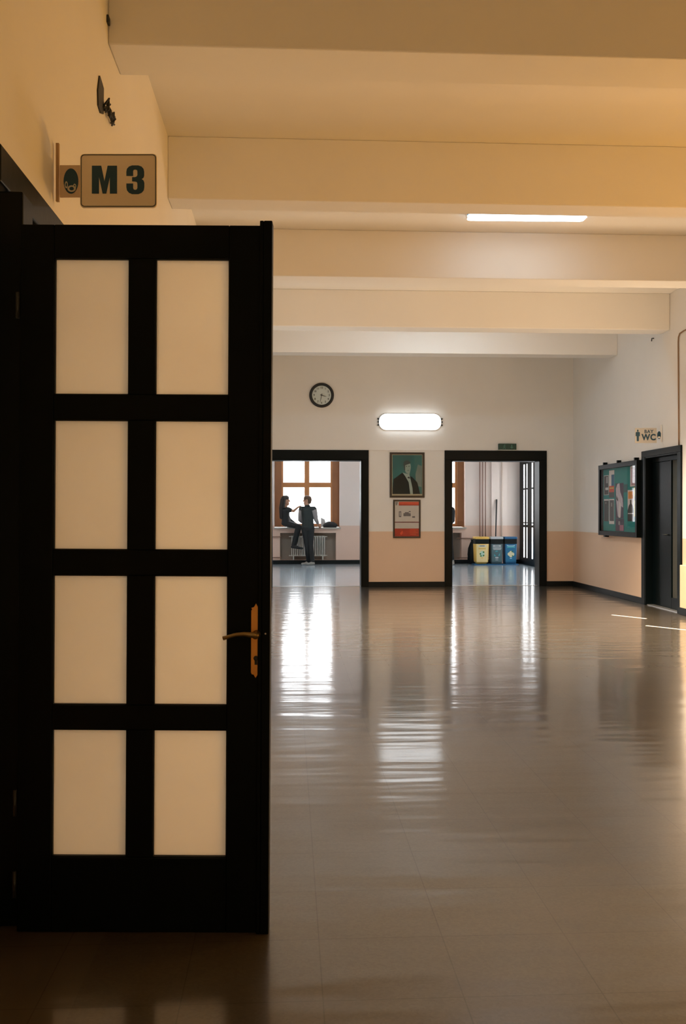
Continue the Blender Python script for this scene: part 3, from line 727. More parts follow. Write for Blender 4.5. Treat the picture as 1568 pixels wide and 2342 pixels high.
T3 = [(0.0, 0.635), (0.235, 0.635), (0.235, 0.80), (0.255, 0.845), (0.31, 0.86), (0.365, 0.845), (0.385, 0.80), (0.385, 0.665), (0.36, 0.615), (0.30, 0.59), (0.20, 0.59), (0.20, 0.445)]
B3 = [(0.20, 0.445), (0.30, 0.44), (0.365, 0.42), (0.385, 0.36), (0.385, 0.22), (0.365, 0.165), (0.31, 0.145), (0.255, 0.165), (0.235, 0.22), (0.235, 0.37), (0.0, 0.37)]
outer = [(0.0, 0.24), (0.02, 0.13), (0.09, 0.045), (0.20, 0.0), (0.42, 0.0), (0.53, 0.045), (0.605, 0.13), (0.625, 0.24), (0.625, 0.40), (0.60, 0.475), (0.53, 0.525), (0.60, 0.575), (0.62, 0.645), (0.62, 0.78), (0.60, 0.88), (0.53, 0.96), (0.42, 1.0), (0.20, 1.0), (0.09, 0.96), (0.02, 0.88), (0.0, 0.78)]
mb.prism(outer + T3 + B3[1:], O3, u3, v3, NY)
mb.build('numeral', M['teal'], e)
MB().box(-0.044, 0.037, -0.010, 0, 0.045, 0.172).build('mount_plate', mat('mount_plastic', (0.66, 0.50, 0.33), 0.5), e, bevel=0.002)
em = MB().prism(circ(0.001, 0.108, 0.029, 0.050), (0, -0.0102, 0), U, V, NY).build('emblem', M['teal'], e)
mb = MB()
for k, (cx, cz, rx, rz_) in enumerate(((0.004, 0.078, 0.017, 0.013), (-0.017, 0.093, 0.006, 0.014), (0.016, 0.087, 0.006, 0.010))):
    pts_o, pts_i = circ(cx, cz, rx, rz_, 16), circ(cx, cz, rx * 0.55, rz_ * 0.55, 16)
    for i in range(16):
        j = (i + 1) % 16
        mb.prism([pts_o[i], pts_o[j], pts_i[j], pts_i[i]], (0, -0.0113 - 0.0004 * k, 0), U, V, NY)
mb.build('emblem_mark', M['chrome_white'], em)
MB().box(-0.060, -0.048, -0.008, 0.006, 0.03, 0.26).build('wall_bracket', mat('bracket_tan', (0.42, 0.27, 0.13), 0.5), e)

# projecting toilet sign
e = empty('toilet_sign', (5.01, 12.95, 2.23), 'white projecting sign reading BAY WC above the toilet door', 'sign', rz=-YAW)
k = 0.98
MB().prism(rrect(-0.362, -0.068, 0.005, 0.208, 0.008), (0, 0, 0), U, V, (0, -0.012, 0)).build('plate', M['wc_plate'], e, bevel=0.002)
mb = MB()
mb.prism(circ(-0.324, 0.172, 0.011, 0.014, 14), (0, -0.0122, 0), U, V, NY)
mb.prism([(-0.337, 0.156), (-0.311, 0.156), (-0.296, 0.148), (-0.295, 0.098), (-0.308, 0.098), (-0.310, 0.030), (-0.338, 0.030), (-0.340, 0.098), (-0.353, 0.098), (-0.352, 0.148)], (0, -0.0122, 0), U, V, NY)
mb.build('man_pictogram', M['teal'], e)
def local_text(nm, s, size, x, z, m, parent, bold, sx=1.0, y=-0.0128):
    me = text_mesh(s, size, 0.0012, bold, 1.12); me.materials.clear(); me.materials.append(m)
    me.transform(Matrix(((sx, 0, 0, x), (0, 0, -1, y), (0, 1, 0, z), (0, 0, 0, 1))))
    o = bpy.data.objects.new(nm, me); COL.objects.link(o); o.parent = parent; return o
local_text('lettering', 'BAY', 0.062, -0.176, 0.158, M['teal'], e, 0.0018, 1.0)
local_text('lettering', 'WC', 0.112, -0.176, 0.080, M['teal'], e, 0.0050, 0.92)
MB().box(-0.068, -0.012, -0.010, 0, 0.085, 0.145).build('mount_plate', M['wc_plate'], e)
em = MB().prism(circ(-0.036, 0.112, 0.026, 0.052), (0, -0.0102, 0), U, V, NY).build('emblem', M['teal'], e)
MB().prism(circ(-0.036, 0.083, 0.017, 0.012, 16), (0, -0.0112, 0), U, V, NY).build('emblem_mark', M['sign_w'], em)
MB().box(-0.012, -0.002, -0.012, 0.004, 0.02, 0.25).build('wall_bracket', M['sign_w'], e)

# ------------------------------------------------------------------ notice board on the right wall
BX, BY0, BY1, BZ0, BZ1 = 4.945, 13.72, 15.46, 0.94, 2.05
e = empty('notice_board', (XR, (BY0 + BY1) / 2, BZ0), 'black framed turquoise notice board beside the toilet door', 'notice board')
fw = 0.07
mb = MB().box(BX, XR, BY0, BY0 + fw, BZ0, BZ1).box(BX, XR, BY1 - fw, BY1, BZ0, BZ1)
mb.box(BX, XR, BY0 + fw, BY1 - fw, BZ0, BZ0 + fw).box(BX, XR, BY0 + fw, BY1 - fw, BZ1 - fw, BZ1)
keep(mb.build('frame', M['black'], bevel=0.004), e)
keep(MB().box(XR - 0.014, XR - 0.002, BY0 + fw, BY1 - fw, BZ0 + fw, BZ1 - fw).build('felt_panel', M['board']), e)
keep(MB().box(BX + 0.012, BX + 0.016, BY0 + fw, BY1 - fw, BZ0 + fw, BZ1 - fw).build('glass', M['frame_glass']), e)
for y in (BY0 + 0.12, (BY0 + BY1) / 2, BY1 - 0.22):
    keep(MB().box(BX + 0.01, XR - 0.005, y - 0.02, y + 0.02, BZ1, BZ1 + 0.04).build('tab', M['black']), e)
keep(MB().box(BX + 0.01, XR - 0.005, BY1 - 0.32, BY1 - 0.24, BZ0 - 0.025, BZ0).build('latch', M['black']), e)

def note(y1, y0, z0, z1, m, label, prints=(), lift=0.0):
    """paper pinned on the felt: y1 = far edge, y0 = near edge; prints are (u0,u1,v0,v1,material) fractions from far to near"""
    x = XR - 0.0145 - lift
    e = empty('pinned_notice', (x, (y0 + y1) / 2, z0), label, 'notice', 'papers on the notice board')
    wd, h = y1 - y0, z1 - z0
    sheet = keep(MB().box(x - 0.0012, x, y0, y1, z0, z1).build('sheet', m), e)
    for k, (u0, u1, v0, v1, pm) in enumerate(prints):
        t = 0.0004 * (k + 1)
        if isinstance(u0, list):
            mb = MB().prism([(p[0] * wd, p[1] * h) for p in u0], (x - 0.0012, y1, z0), (0, -1, 0), (0, 0, 1), (-t, 0, 0))
        else:
            mb = MB().box(x - 0.0012 - t, x - 0.0012, y1 - u1 * wd, y1 - u0 * wd, z0 + v0 * h, z0 + v1 * h)
        keep(mb.build('print', pm), e)
    return e
note(15.35, 15.12, 1.575, 1.885, M['p_white'], 'dark picture sheet with white edge, upper left on the turquoise board',
     [(0.06, 0.94, 0.02, 0.97, M['p_black']), (0.3, 0.9, 0.25, 0.38, M['bin_gl']), (0.45, 0.85, 0.6, 0.92, M['plan'])])
note(15.10, 14.86, 1.53, 1.955, M['p_white'], 'white sheet with blue shape and red bands on the turquoise board',
     [(0.45, 1.0, 0.42, 0.84, M['p_blue']), (0.0, 1.0, 0.20, 0.43, M['p_red']), (0.0, 1.0, 0.0, 0.20, M['p_black']), (0.1, 0.9, 0.33, 0.37, M['p_yellow'])])
note(15.35, 15.12, 1.16, 1.51, M['p_white'], 'black sheet at the lower left corner of the turquoise board', [(0.02, 0.98, 0.0, 0.93, M['p_black']), (0.3, 0.5, 0.8, 0.86, M['plan'])])
note(15.10, 14.86, 1.12, 1.51, M['p_white'], 'black sheet with white bottom edge on the turquoise board', [(0.10, 0.95, 0.12, 0.95, M['p_black']), (0.4, 0.6, 0.7, 0.85, M['plan'])])
note(14.80, 14.44, 1.21, 1.745, M['p_purple'], 'pale violet and white poster in the middle of the turquoise board',
     [([(0.25, 0.98), (0.05, 0.85), (0.12, 0.45), (0.3, 0.05), (0.65, 0.05), (0.72, 0.35), (0.95, 0.3), (0.9, 0.55), (0.6, 0.75), (0.5, 1.0)], 0, 0, 0, M['p_pale']),
      ([(0.4, 0.02), (0.62, 0.02), (0.66, 0.42), (0.45, 0.5)], 0, 0, 0, M['p_white']), ([(0.12, 0.55), (0.3, 0.48), (0.35, 0.52), (0.15, 0.65)], 0, 0, 0, M['p_black'])])
note(14.80, 14.42, 1.015, 1.205, M['p_purple'], 'dark purple flyer lowest in the middle of the turquoise board', [(0.5, 0.95, 0.05, 0.5, M['p_pink']), (0.35, 0.55, 0.5, 0.8, M['plan'])], 0.0)
note(14.44, 14.27, 1.60, 1.72, mat('note_dark_teal', (0.0, 0.09, 0.10), 0.7), 'small dark teal card beside the violet poster on the board')
note(14.15, 13.87, 1.68, 1.975, M['p_white'], 'lilac print at the upper right of the turquoise board', [(0.15, 1.0, 0.06, 0.90, M['p_lilac']), (0.15, 1.0, 0.90, 0.93, M['p_black'])])
note(14.26, 14.00, 1.17, 1.63, M['p_white'], 'white sheet with orange drawing and dark bottle on the turquoise board',
     [(0.1, 0.9, 0.72, 0.95, M['p_orange']), ([(0.0, 0.0), (1.0, 0.0), (1.0, 0.35), (0.8, 0.5), (0.62, 0.56), (0.6, 0.68), (0.4, 0.68), (0.4, 0.56), (0.2, 0.5), (0.0, 0.35)], 0, 0, 0, M['p_black']), (0.05, 0.95, 0.235, 0.26, M['p_white'])])
note(13.99, 13.80, 1.24, 1.665, M['p_yellow'], 'yellow sheet at the right edge of the turquoise board', [(0.1, 0.8, 0.55, 0.7, M['bin_gp']), (0.4, 0.9, 0.3, 0.42, M['p_orange'])])

# ------------------------------------------------------------------ small wall fittings
o = empty('broken_bracket', (XL, 4.87, 3.27), 'torn black slot with stray wires high on the left wall', 'bracket')
bk = MB().prism([(y - 4.87, z) for y, z in
    [(4.845, 3.435), (4.905, 3.425), (4.945, 3.415), (4.94, 3.35), (4.945, 3.313), (4.94, 3.285), (4.87, 3.262), (4.81, 3.275), (4.80, 3.345)]], (XL, 4.87, 0), (0, 1, 0), (0, 0, 1), (0.008, 0, 0))
keep(bk.build('slot', M['ink']), o)
cw = [(XL + 0.008, 4.92, 3.31)]
for i in range(34):
    t = i / 33
    cw.append((XL + 0.020 + 0.012 * math.sin(i * 1.9), 4.94 + 0.22 * t + 0.03 * math.cos(i * 1.3), 3.335 + 0.035 * math.sin(i * 1.7) * (1 - 0.4 * t)))
keep(MB().tube(cw, 0.0055, 6).build('wire', M['ink'], smooth=True), o)
tag(MB().tube([(XR - 0.001, 13.25, 3.70), (XR - 0.03, 13.25, 3.70), (XR - 0.035, 13.25, 3.66)], 0.008, 8).build('wall_hook', M['ink'], smooth=True), 'tiny black hook high on the right wall under the peach beam', 'hook')
tag(MB().tube([(XR - 0.012, 12.36, 2.165), (XR - 0.012, 12.37, 2.8), (XR - 0.012, 12.38, 3.5), (XR - 0.012, 12.37, 3.56), (XR - 0.012, 12.33, 3.60), (XR - 0.012, 12.2, 3.61), (XR - 0.012, 10.5, 3.61)], 0.009, 8).build('wall_cable', M['cable'], smooth=True),
    'thin brown cable running up the right wall from the toilet door', 'cable')
tag(MB().box(XL, XL + 0.012, 5.05, 5.095, 3.80, 3.84).build('cable_clip', M['ink'], bevel=0.004), 'small dark clip on the left wall at the nearest beam', 'clip')
for (p, q), lb in zip((((4.085, 12.212), (4.359, 11.762)), ((4.09, 11.036), (4.377, 10.601))), ('farther white strip for a sliver of light on the floor near the toilet door', 'nearer white strip for a sliver of light on the floor at the right photo edge')):  # thin white strips laid where slivers of light fall on the floor
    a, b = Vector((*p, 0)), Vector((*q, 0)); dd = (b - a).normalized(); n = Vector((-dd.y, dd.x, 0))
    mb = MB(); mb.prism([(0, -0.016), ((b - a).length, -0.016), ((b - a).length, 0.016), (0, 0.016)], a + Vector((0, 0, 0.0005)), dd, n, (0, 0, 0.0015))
    tag(mb.build('floor_light_sliver', M['light_sliver']), lb, 'light_sliver', 'white light slivers on the floor')

# ------------------------------------------------------------------ far wall fittings
for k, x in enumerate((4.824, 4.897, 4.97)):
    tag(MB().tube([(x, YF - 0.06, 0.0), (x, YF - 0.06, 3.9)], 0.013, 10).build('heating_pipe', M['pipe'], smooth=True),
        ('leftmost', 'middle', 'rightmost')[k] + ' of three brown pipes rising behind the yellow bin', 'pipe', 'brown pipes on the far wall')
tag(MB().tube([(5.385, YF - 0.09, 0.0), (5.385, YF - 0.09, 3.9)], 0.011, 10).build('heating_pipe', M['pipe_pale'], smooth=True), 'pale thin pipe rising between the grey and blue bins', 'pipe')
for z in (0.645, 0.15):
    tag(MB().tube([(4.25, YF - 0.04, z), (5.10, YF - 0.04, z)], 0.012, 10).build('heating_pipe', M['pipe'], smooth=True),
        ('upper' if z > 0.4 else 'lower') + ' horizontal brown pipe on the wall left of the yellow bin', 'pipe', 'horizontal pipes')
for z in (0.69, 0.17):
    tag(MB().tube([(-1.4, YF - 0.04, z), (-0.2, YF - 0.04, z)], 0.012, 10).build('heating_pipe', M['pipe'], smooth=True),
        ('upper' if z > 0.4 else 'lower') + ' horizontal pipe left of the radiator behind the people', 'pipe', 'horizontal pipes')

# recycling bins
def bin_(x0, x1, y, body, lid, sticker, label, style):
    c = (x0 + x1) / 2; hw = (x1 - x0) / 2
    e = empty('recycling_bin', (c, y, 0.025), label, 'bin', 'recycling bins')
    def ring(h, wx, wy): return [(-wx, -wy, h), (wx, -wy, h), (wx, wy, h), (-wx, wy, h)]
    mb = MB()
    prof = [(0.0, 0.80), (0.05, 0.86), (0.50, 0.93)] if style != 'y' else [(0.0, 0.62), (0.05, 0.86), (0.50, 0.95)]
    rings = [[mb.bm.verts.new(p) for p in ring(h, hw * s, 0.17 * s)] for h, s in prof]
    for a, b in zip(rings, rings[1:]):
        for k in range(4): mb.bm.faces.new((a[k], a[(k + 1) % 4], b[(k + 1) % 4], b[k]))
    mb.bm.faces.new(list(reversed(rings[0]))); mb.bm.faces.new(rings[-1])
    mb.build('body', body, e, bevel=0.012)
    MB().box(-hw * 0.95, hw * 0.95, -0.157, 0.16, 0.495, 0.62).build('mouth', M['bin_k'], e, bevel=0.004)
    MB().prism([(-hw, 0.615), (hw, 0.615), (hw * 0.98, 0.672), (-hw * 0.98, 0.672)], (0, -0.17, 0), U, V, (0, 0.345, 0)).build('lid', lid, e, bevel=0.012)
    # sticker on the sloping front, with a scooped top edge
    wy = 0.162
    s0, s1 = 0.05, 0.495
    scoop = [(hw * 0.8 * (1 - 2 * i / 10), s1 - 0.02 * math.sin(PI * i / 10)) for i in range(11)]
    tilt = (0, -0.026, 1)
    st = MB().prism([(-hw * 0.74, s0), (hw * 0.74, s0)] + scoop, (0, -0.1475, 0), U, tilt, (0, -0.004, 0)).build('sticker', sticker, e)
    def mark(nm, pts, m, k=0): return MB().prism(pts, (0, -0.152 - 0.0008 * k, 0), U, tilt, (0, -0.001, 0)).build(nm, m, st)
    gz = 0.25
    if style == 'y':
        mark('globe', circ(0, gz, 0.058, 0.075), M['mint'])
        for cx, cz in ((0.035, 0.045), (-0.045, 0.0), (-0.03, -0.05), (0.035, -0.04)): mark('leaf_mark', circ(cx, gz + cz, 0.022, 0.02, 10), M['green'], 1)
        mark('text_bar', R(-0.09, 0.09, 0.43, 0.465), M['p_white']); mark('text_line', R(-0.06, 0.06, 0.438, 0.457), M['bin_gp'], 1)
        mark('text_bar', R(-0.09, 0.09, 0.365, 0.395), M['bin_y']); mark('text_bar', R(-0.03, 0.03, 0.145, 0.16), M['bin_y'])
    elif style == 'g':
        mark('text_bar', R(-0.10, 0.10, 0.42, 0.47), M['bin_gl']); mark('text_line', R(-0.05, 0.05, 0.438, 0.452), M['bin_gp'], 1)
        mark('text_bar', R(-0.10, 0.11, 0.38, 0.405), M['bin_gl']); mark('text_bar', R(-0.09, 0.10, 0.35, 0.37), M['bin_gl'])
        for k in range(3):
            a = PI / 2 + k * 2 * PI / 3
            mark('arrow', [(0.075 * math.cos(a - 0.5), gz + 0.075 * math.sin(a - 0.5)), (0.085 * math.cos(a + 0.1), gz + 0.085 * math.sin(a + 0.1)), (0.075 * math.cos(a + 0.8), gz + 0.075 * math.sin(a + 0.8)), (0.05 * math.cos(a + 0.2), gz + 0.05 * math.sin(a + 0.2))], M['aqua'], k)
        mark('text_bar', circ(0, 0.155, 0.045, 0.022, 16), M['bin_gl']); mark('text_bar', R(-0.035, 0.035, 0.095, 0.11), M['bin_gl'])
    else:
        mark('text_bar', [(-0.10, 0.470), (-0.05, 0.455), (0.05, 0.455), (0.10, 0.470), (0.10, 0.450), (0.05, 0.435), (-0.05, 0.435), (-0.10, 0.450)], M['lightblue'])
        mark('text_bar', R(-0.095, 0.095, 0.40, 0.44), M['aqua'])
        for cx, cz, r in ((0, 0.03, 0.04), (-0.045, -0.005, 0.038), (0.045, -0.01, 0.04), (0.0, -0.035, 0.045)): mark('globe', circ(cx, gz + cz, r, r * 1.1, 16), M['cream'])
        for cx, cz in ((0.03, 0.055), (0.04, -0.05)): mark('leaf_mark', circ(cx, gz + cz, 0.018, 0.016, 10), M['green'], 1)
        mark('text_bar', circ(0.0, 0.14, 0.03, 0.012, 12), M['lightblue'])
    return e
bin_(4.58, 4.935, 24.13, M['bin_y'], M['bin_y'], M['bin_yp'], 'yellow recycling bin with cream front, leftmost of the three bins', 'y')
bin_(4.965, 5.285, 24.13, M['bin_g'], M['bin_gl'], M['bin_gp'], 'dark grey recycling bin between the yellow and the blue one', 'g')
bin_(5.315, 5.635, 24.13, M['bin_b'], M['bin_b'], M['bin_bp'], 'blue recycling bin, rightmost of the three bins', 'b')
tag(MB().box(4.56, 5.66, 23.93, 24.32, 0, 0.025).build('bin_base', M['bin_b'], bevel=0.006), 'flat blue base tray under the three recycling bins', 'tray')
# dark sack behind the yellow bin
mb = MB(); mb.lathe([(0.03, 0.0), (0.09, 0.01), (0.12, 0.10), (0.125, 0.24), (0.11, 0.40), (0.07, 0.52), (0.03, 0.58), (0.045, 0.62)], (4.62, 24.50, 0), (0, 0, 1), 24)
for v in mb.bm.verts: v.co += Vector((random.uniform(-.012, .012), random.uniform(-.012, .012), 0))
tag(mb.build('rubbish_sack', M['bin_k'], smooth=True), 'dark rounded sack on the floor left behind the yellow bin', 'sack')
# broom
e = empty('broom', (5.19, 24.45, 0), 'dark handled broom leaning on the wall behind the grey bin', 'broom')
keep(MB().tube([(5.17, 24.40, 0.10), (5.254, YF - 0.075, 1.63)], 0.016, 10).build('handle', M['ink'], smooth=True), e)
keep(MB().box(5.05, 5.30, 24.37, 24.43, 0.0, 0.10).build('head', M['ink'], bevel=0.008), e)

# things on the window sill
mb = MB(); mb.lathe([(0.02, 0), (0.17, 0.0), (0.19, 0.04), (0.16, 0.09), (0.09, 0.13), (0.01, 0.14)], (1.03, YF, 0.925), (0, 0, 1), 22)
for v in mb.bm.verts:
    v.co.y = YF + (v.co.y - YF) * 0.5; v.co += Vector((random.uniform(-.01, .01), 0, 0))
    if v.co.z > 0.93: v.co.z += random.uniform(-.012, .012)
e = empty('backpack', (1.03, YF, 0.925), 'black bag lying on the window sill right of the man', 'bag')
keep(mb.build('body', M['cloth_k'], smooth=True), e)
keep(MB().tube([(0.90, YF + 0.0, 0.94), (0.95, YF - 0.05, 1.01), (1.05, YF - 0.05, 1.03), (1.12, YF - 0.03, 0.96)], 0.012, 8).build('strap', M['cloth_k'], smooth=True), e)
mb = MB()
mb.prism([(0, 0), (0.15, -0.02), (0.10, 0.17), (0.0, 0.22)], (0.80, YF + 0.115, 0.955), (1, 0, 0), (0, 0.12, 1), (0, 0.004, 0))
tag(mb.build('paper_sheet', M['bin_gl']), 'pale grey sheet propped against the window behind the bag', 'paper')

# ------------------------------------------------------------------ people
def blob(name, segs, m, voxel=0.012, parent=None, smooth_it=3):
    """one continuous surface grown round tapered limbs: segs are (p, rp, q, rq) with radii as numbers or 3-vectors"""
    bm = bmesh.new()
    for p, rp, q, rq in segs:
        p, q = Vector(p), Vector(q)
        rp = Vector((rp,) * 3) if not hasattr(rp, '__len__') else Vector(rp)
        rq = Vector((rq,) * 3) if not hasattr(rq, '__len__') else Vector(rq)
        l = (q - p).length; st = max(1, int(l / (0.35 * min(min(rp), min(rq)))))
        for k in range(st + 1):
            t = k / st; r = rp.lerp(rq, t)
            bmesh.ops.create_icosphere(bm, subdivisions=2, radius=1.0, matrix=Matrix.LocRotScale(p.lerp(q, t), None, r))
    me = bpy.data.meshes.new(name); bm.to_mesh(me); bm.free()
    o = bpy.data.objects.new(name, me); COL.objects.link(o)
    r = o.modifiers.new('remesh', 'REMESH'); r.mode = 'VOXEL'; r.voxel_size = voxel; r.use_smooth_shade = True
    s = o.modifiers.new('smooth', 'SMOOTH'); s.iterations = smooth_it; s.factor = 0.5
    bpy.context.view_layer.update()
    dg = bpy.context.evaluated_depsgraph_get()
    nm = bpy.data.meshes.new_from_object(o.evaluated_get(dg))
    o.modifiers.clear(); o.data = nm; bpy.data.meshes.remove(me); nm.name = name
    nm.materials.clear(); nm.materials.append(m)
    nm.polygons.foreach_set('use_smooth', [True] * len(nm.polygons))
    if parent is not None: keep(o, parent)
    return o

def hand_segs(wrist, d, up, curl=0.25, side=1):
    """palm, four unequal bent fingers and a thumb; d = pointing direction, up = back of the hand"""
    w_, d, up = Vector(wrist), Vector(d).normalized(), Vector(up).normalized()
    s = d.cross(up).normalized() * side; up = s.cross(d).normalized() * side
    segs = [(w_, 0.024, w_ + d * 0.045, 0.026)]
    for k in (-1, 0, 1):
        segs.append((w_ + d * 0.02 + s * 0.012 * k, 0.016, w_ + d * 0.085 + s * 0.019 * k, 0.013))
    for k, ln in zip((-1.5, -0.5, 0.5, 1.5), (0.066, 0.078, 0.074, 0.058)):
        a = w_ + d * 0.085 + s * 0.018 * k
        b = a + (d - up * curl).normalized() * ln * 0.55
        c = b + (d - up * curl * 2.6).normalized() * ln * 0.5
        segs += [(a, 0.0095, b, 0.009), (b, 0.009, c, 0.0075)]
    a = w_ + d * 0.025 - s * 0.022; b = a + (d * 0.6 - s * 0.7 - up * 0.3).normalized() * 0.045; c = b + (d * 0.9 - s * 0.2 - up * 0.3).normalized() * 0.032
    segs += [(a, 0.013, b, 0.011), (b, 0.011, c, 0.009)]
    return segs

def head_segs(c, f, up=(0, 0, 1)):
    """head with brow, nose, lips, chin and ears; c = centre, f = facing direction"""
    c, f, up = Vector(c), Vector(f).normalized(), Vector(up).normalized()
    s = f.cross(up).normalized()
    P = lambda a, b, h: c + f * a + s * b + up * h
    g = [(P(-0.015, 0, 0.035), 0.084, P(0.0, 0, 0.02), 0.080), (P(0.02, 0, -0.03), 0.066, P(0.045, 0, -0.075), 0.040), (P(0.065, 0, -0.095), 0.022, P(0.05, 0, -0.09), 0.03)]
    g += [(P(0.088, 0, 0.02), 0.009, P(0.104, 0, -0.018), 0.013)]                       # nose
    g += [(P(0.082, -0.018, -0.053), 0.008, P(0.082, 0.018, -0.053), 0.008), (P(0.080, -0.016, -0.066), 0.009, P(0.080, 0.016, -0.066), 0.009)]   # lips
    g += [(P(0.070, -0.034, 0.032), 0.013, P(0.078, -0.012, 0.030), 0.011), (P(0.078, 0.012, 0.030), 0.011, P(0.070, 0.034, 0.032), 0.013)]  # brow
    g += [(P(0.058, -0.04, -0.02), 0.022, P(0.05, -0.045, -0.02), 0.02), (P(0.058, 0.04, -0.02), 0.022, P(0.05, 0.045, -0.02), 0.02)]  # cheeks
    for k in (-1, 1):
        g += [(P(-0.01, k * 0.083, 0.018), 0.013, P(-0.004, k * 0.082, -0.022), 0.010)]
    return g

def eyes(c, f, parent):
    c, f = Vector(c), Vector(f).normalized(); s = f.cross(Vector((0, 0, 1))).normalized()
    for k in (-1, 1):
        mb = MB(); mb.lathe([(0.003, 0), (0.007, 0.002), (0.007, 0.005), (0.004, 0.008)], c + f * 0.073 + s * 0.03 * k + Vector((0, 0, 0.008)), f, 12)
        keep(mb.build('eye', M['ink'], smooth=True), parent)

def shoe(heel, toe, parent, m=None):
    heel, toe = Vector(heel), Vector(toe)
    d = (toe - heel)
    return blob('shoe', [(heel + Vector((0, 0, 0.04)), (0.042, 0.042, 0.04), heel + d * 0.45 + Vector((0, 0, 0.042)), (0.043, 0.043, 0.042)),
                         (heel + d * 0.45 + Vector((0, 0, 0.035)), (0.045, 0.045, 0.035), toe + Vector((0, 0, 0.03)), (0.042, 0.042, 0.03)),
                         (heel + d * 0.1 + Vector((0, 0, 0.07)), 0.038, heel + d * 0.15 + Vector((0, 0, 0.10)), 0.036)], m or M['shoe'], 0.010, parent)

# --- the man leaning at the sill
def man(ox, oy, root, top, sleeve, hairm, facing, arms, legs):
    T = lambda x, y, z: (x + ox, y + oy, z)
    hc = T(0.447, 24.26, 1.590)
    (sl, el, wl), (sr, er, wr) = arms
    (hl, kl, al), (hr, kr, ar) = legs
    body = [(T(0.455, 24.27, 1.36), 0.062, T(0.448, 24.26, 1.52), 0.052)] + head_segs(hc, facing)
    body += [(T(0.46, 24.27, 1.32), (0.125, 0.09, 0.08), T(0.46, 24.26, 1.12), (0.12, 0.09, 0.09)), (T(0.46, 24.26, 1.12), (0.125, 0.095, 0.09), T(0.462, 24.25, 0.95), (0.145, 0.105, 0.09))]
    for s, e_, w_ in (arms[0], arms[1]):
        body += [(T(*s), 0.055, T(*e_), 0.040), (T(*e_), 0.040, T(*w_), 0.026)]
    for h, k, a in legs:
        body += [(T(*h), 0.085, T(*k), 0.055), (T(*k), 0.055, T(*a), 0.038)]
    body += hand_segs(T(*wr), Vector(wr) - Vector(er) + Vector((0.02, 0.05, 0)), (0, 0, 1), 0.15, 1)
    body += hand_segs(T(*wl), Vector(wl) - Vector(el), (0, 0, 1), 0.3, -1)
    blob('body', body, M['skin'], 0.007, root)
    eyes(hc, facing, root)
    f = Vector(facing).normalized(); c = Vector(hc)
    blob('hair', [(c + Vector((0, 0, 0.045)) - f * 0.025, 0.088, c + Vector((0, 0, 0.055)) + f * 0.012, 0.082), (c - f * 0.045 + Vector((0, 0, 0.02)), 0.072, c - f * 0.05 - Vector((0, 0, 0.03)), 0.055)], hairm, 0.009, root)
    shirt = [(T(0.458, 24.27, 1.345), (0.165, 0.125, 0.095), T(0.46, 24.265, 1.12), (0.15, 0.118, 0.09)), (T(0.46, 24.26, 1.12), (0.145, 0.112, 0.09), T(0.462, 24.25, 0.93), (0.165, 0.125, 0.06)),
             (T(0.455, 24.27, 1.40), 0.080, T(0.452, 24.265, 1.45), 0.066)]
    for s, e_, w_ in arms:
        shirt += [(T(0.455, 24.27, 1.37), 0.085, T(*s), 0.078), (T(*s), 0.078, Vector(T(*s)).lerp(Vector(T(*e_)), 0.3), 0.070)]
    blob('shirt', shirt, top, 0.010, root, 1)
    for s, e_, w_ in arms:
        q = Vector(e_).lerp(Vector(w_), 0.55)
        s2 = Vector(T(*s)).lerp(Vector(T(*e_)), 0.12)
        blob('sleeve', [(s2, 0.082, T(*e_), 0.056), (T(*e_), 0.056, T(*q), 0.044)], sleeve, 0.010, root, 1)
    pants = [(T(0.462, 24.25, 0.97), (0.155, 0.115, 0.06), T(0.462, 24.25, 0.90), (0.16, 0.12, 0.08))]
    for h, k, a in legs:
        pants += [(T(*h), 0.098, T(*k), 0.068), (T(*k), 0.068, T(*a), 0.055)]
    blob('trousers', pants, M['cloth_k'], 0.010, root)

root = empty('person', (0.50, 24.24, 0.0), 'standing person in dark top with grey sleeves leaning one hand on the sill', 'person')
man(0, 0, root, M['cloth_d'], M['cloth_g'], M['hair_b'], (-1, 0.25, 0.02),
    (((0.31, 24.33, 1.375), (0.27, 24.40, 1.12), (0.36, 24.50, 1.02)), ((0.605, 24.23, 1.375), (0.665, 24.26, 1.12), (0.735, 24.47, 0.985))),
    (((0.39, 24.26, 0.90), (0.44, 24.22, 0.49), (0.475, 24.27, 0.10)), ((0.535, 24.24, 0.90), (0.53, 24.18, 0.49), (0.575, 24.14, 0.10))))
shoe((0.50, 24.29, 0.0), (0.33, 24.21, 0.0), root); shoe((0.595, 24.14, 0.0), (0.45, 24.06, 0.0), root)

# --- the long-haired person sitting on the sill
root = empty('person', (-0.05, 24.55, 0.925), 'long haired person in dark clothes sitting on the sill with outstretched bare arm', 'person')
hc = (-0.085, 24.47, 1.590); fc = (1, -0.15, 0.0)
arm_r = ((-0.02, 24.38, 1.365), (0.11, 24.34, 1.335), (0.215, 24.29, 1.425)); arm_l = ((-0.11, 24.60, 1.36), (-0.0, 24.62, 1.12), (0.12, 24.52, 1.04))
lg = (((-0.05, 24.50, 1.02), (0.22, 24.26, 0.955), (0.10, 24.24, 0.50)), ((-0.06, 24.60, 1.02), (0.25, 24.44, 0.945), (0.14, 24.36, 0.49)))
body = [((-0.09, 24.49, 1.36), 0.052, (-0.085, 24.475, 1.52), 0.045)] + head_segs(hc, fc)
body += [((-0.085, 24.50, 1.31), (0.075, 0.105, 0.08), (-0.085, 24.53, 1.14), (0.075, 0.10, 0.08)), ((-0.085, 24.53, 1.14), (0.08, 0.105, 0.08), (-0.07, 24.56, 1.035), (0.11, 0.13, 0.085))]
for s, e_, w_ in (arm_r, arm_l): body += [(s, 0.045, e_, 0.034), (e_, 0.034, w_, 0.023)]
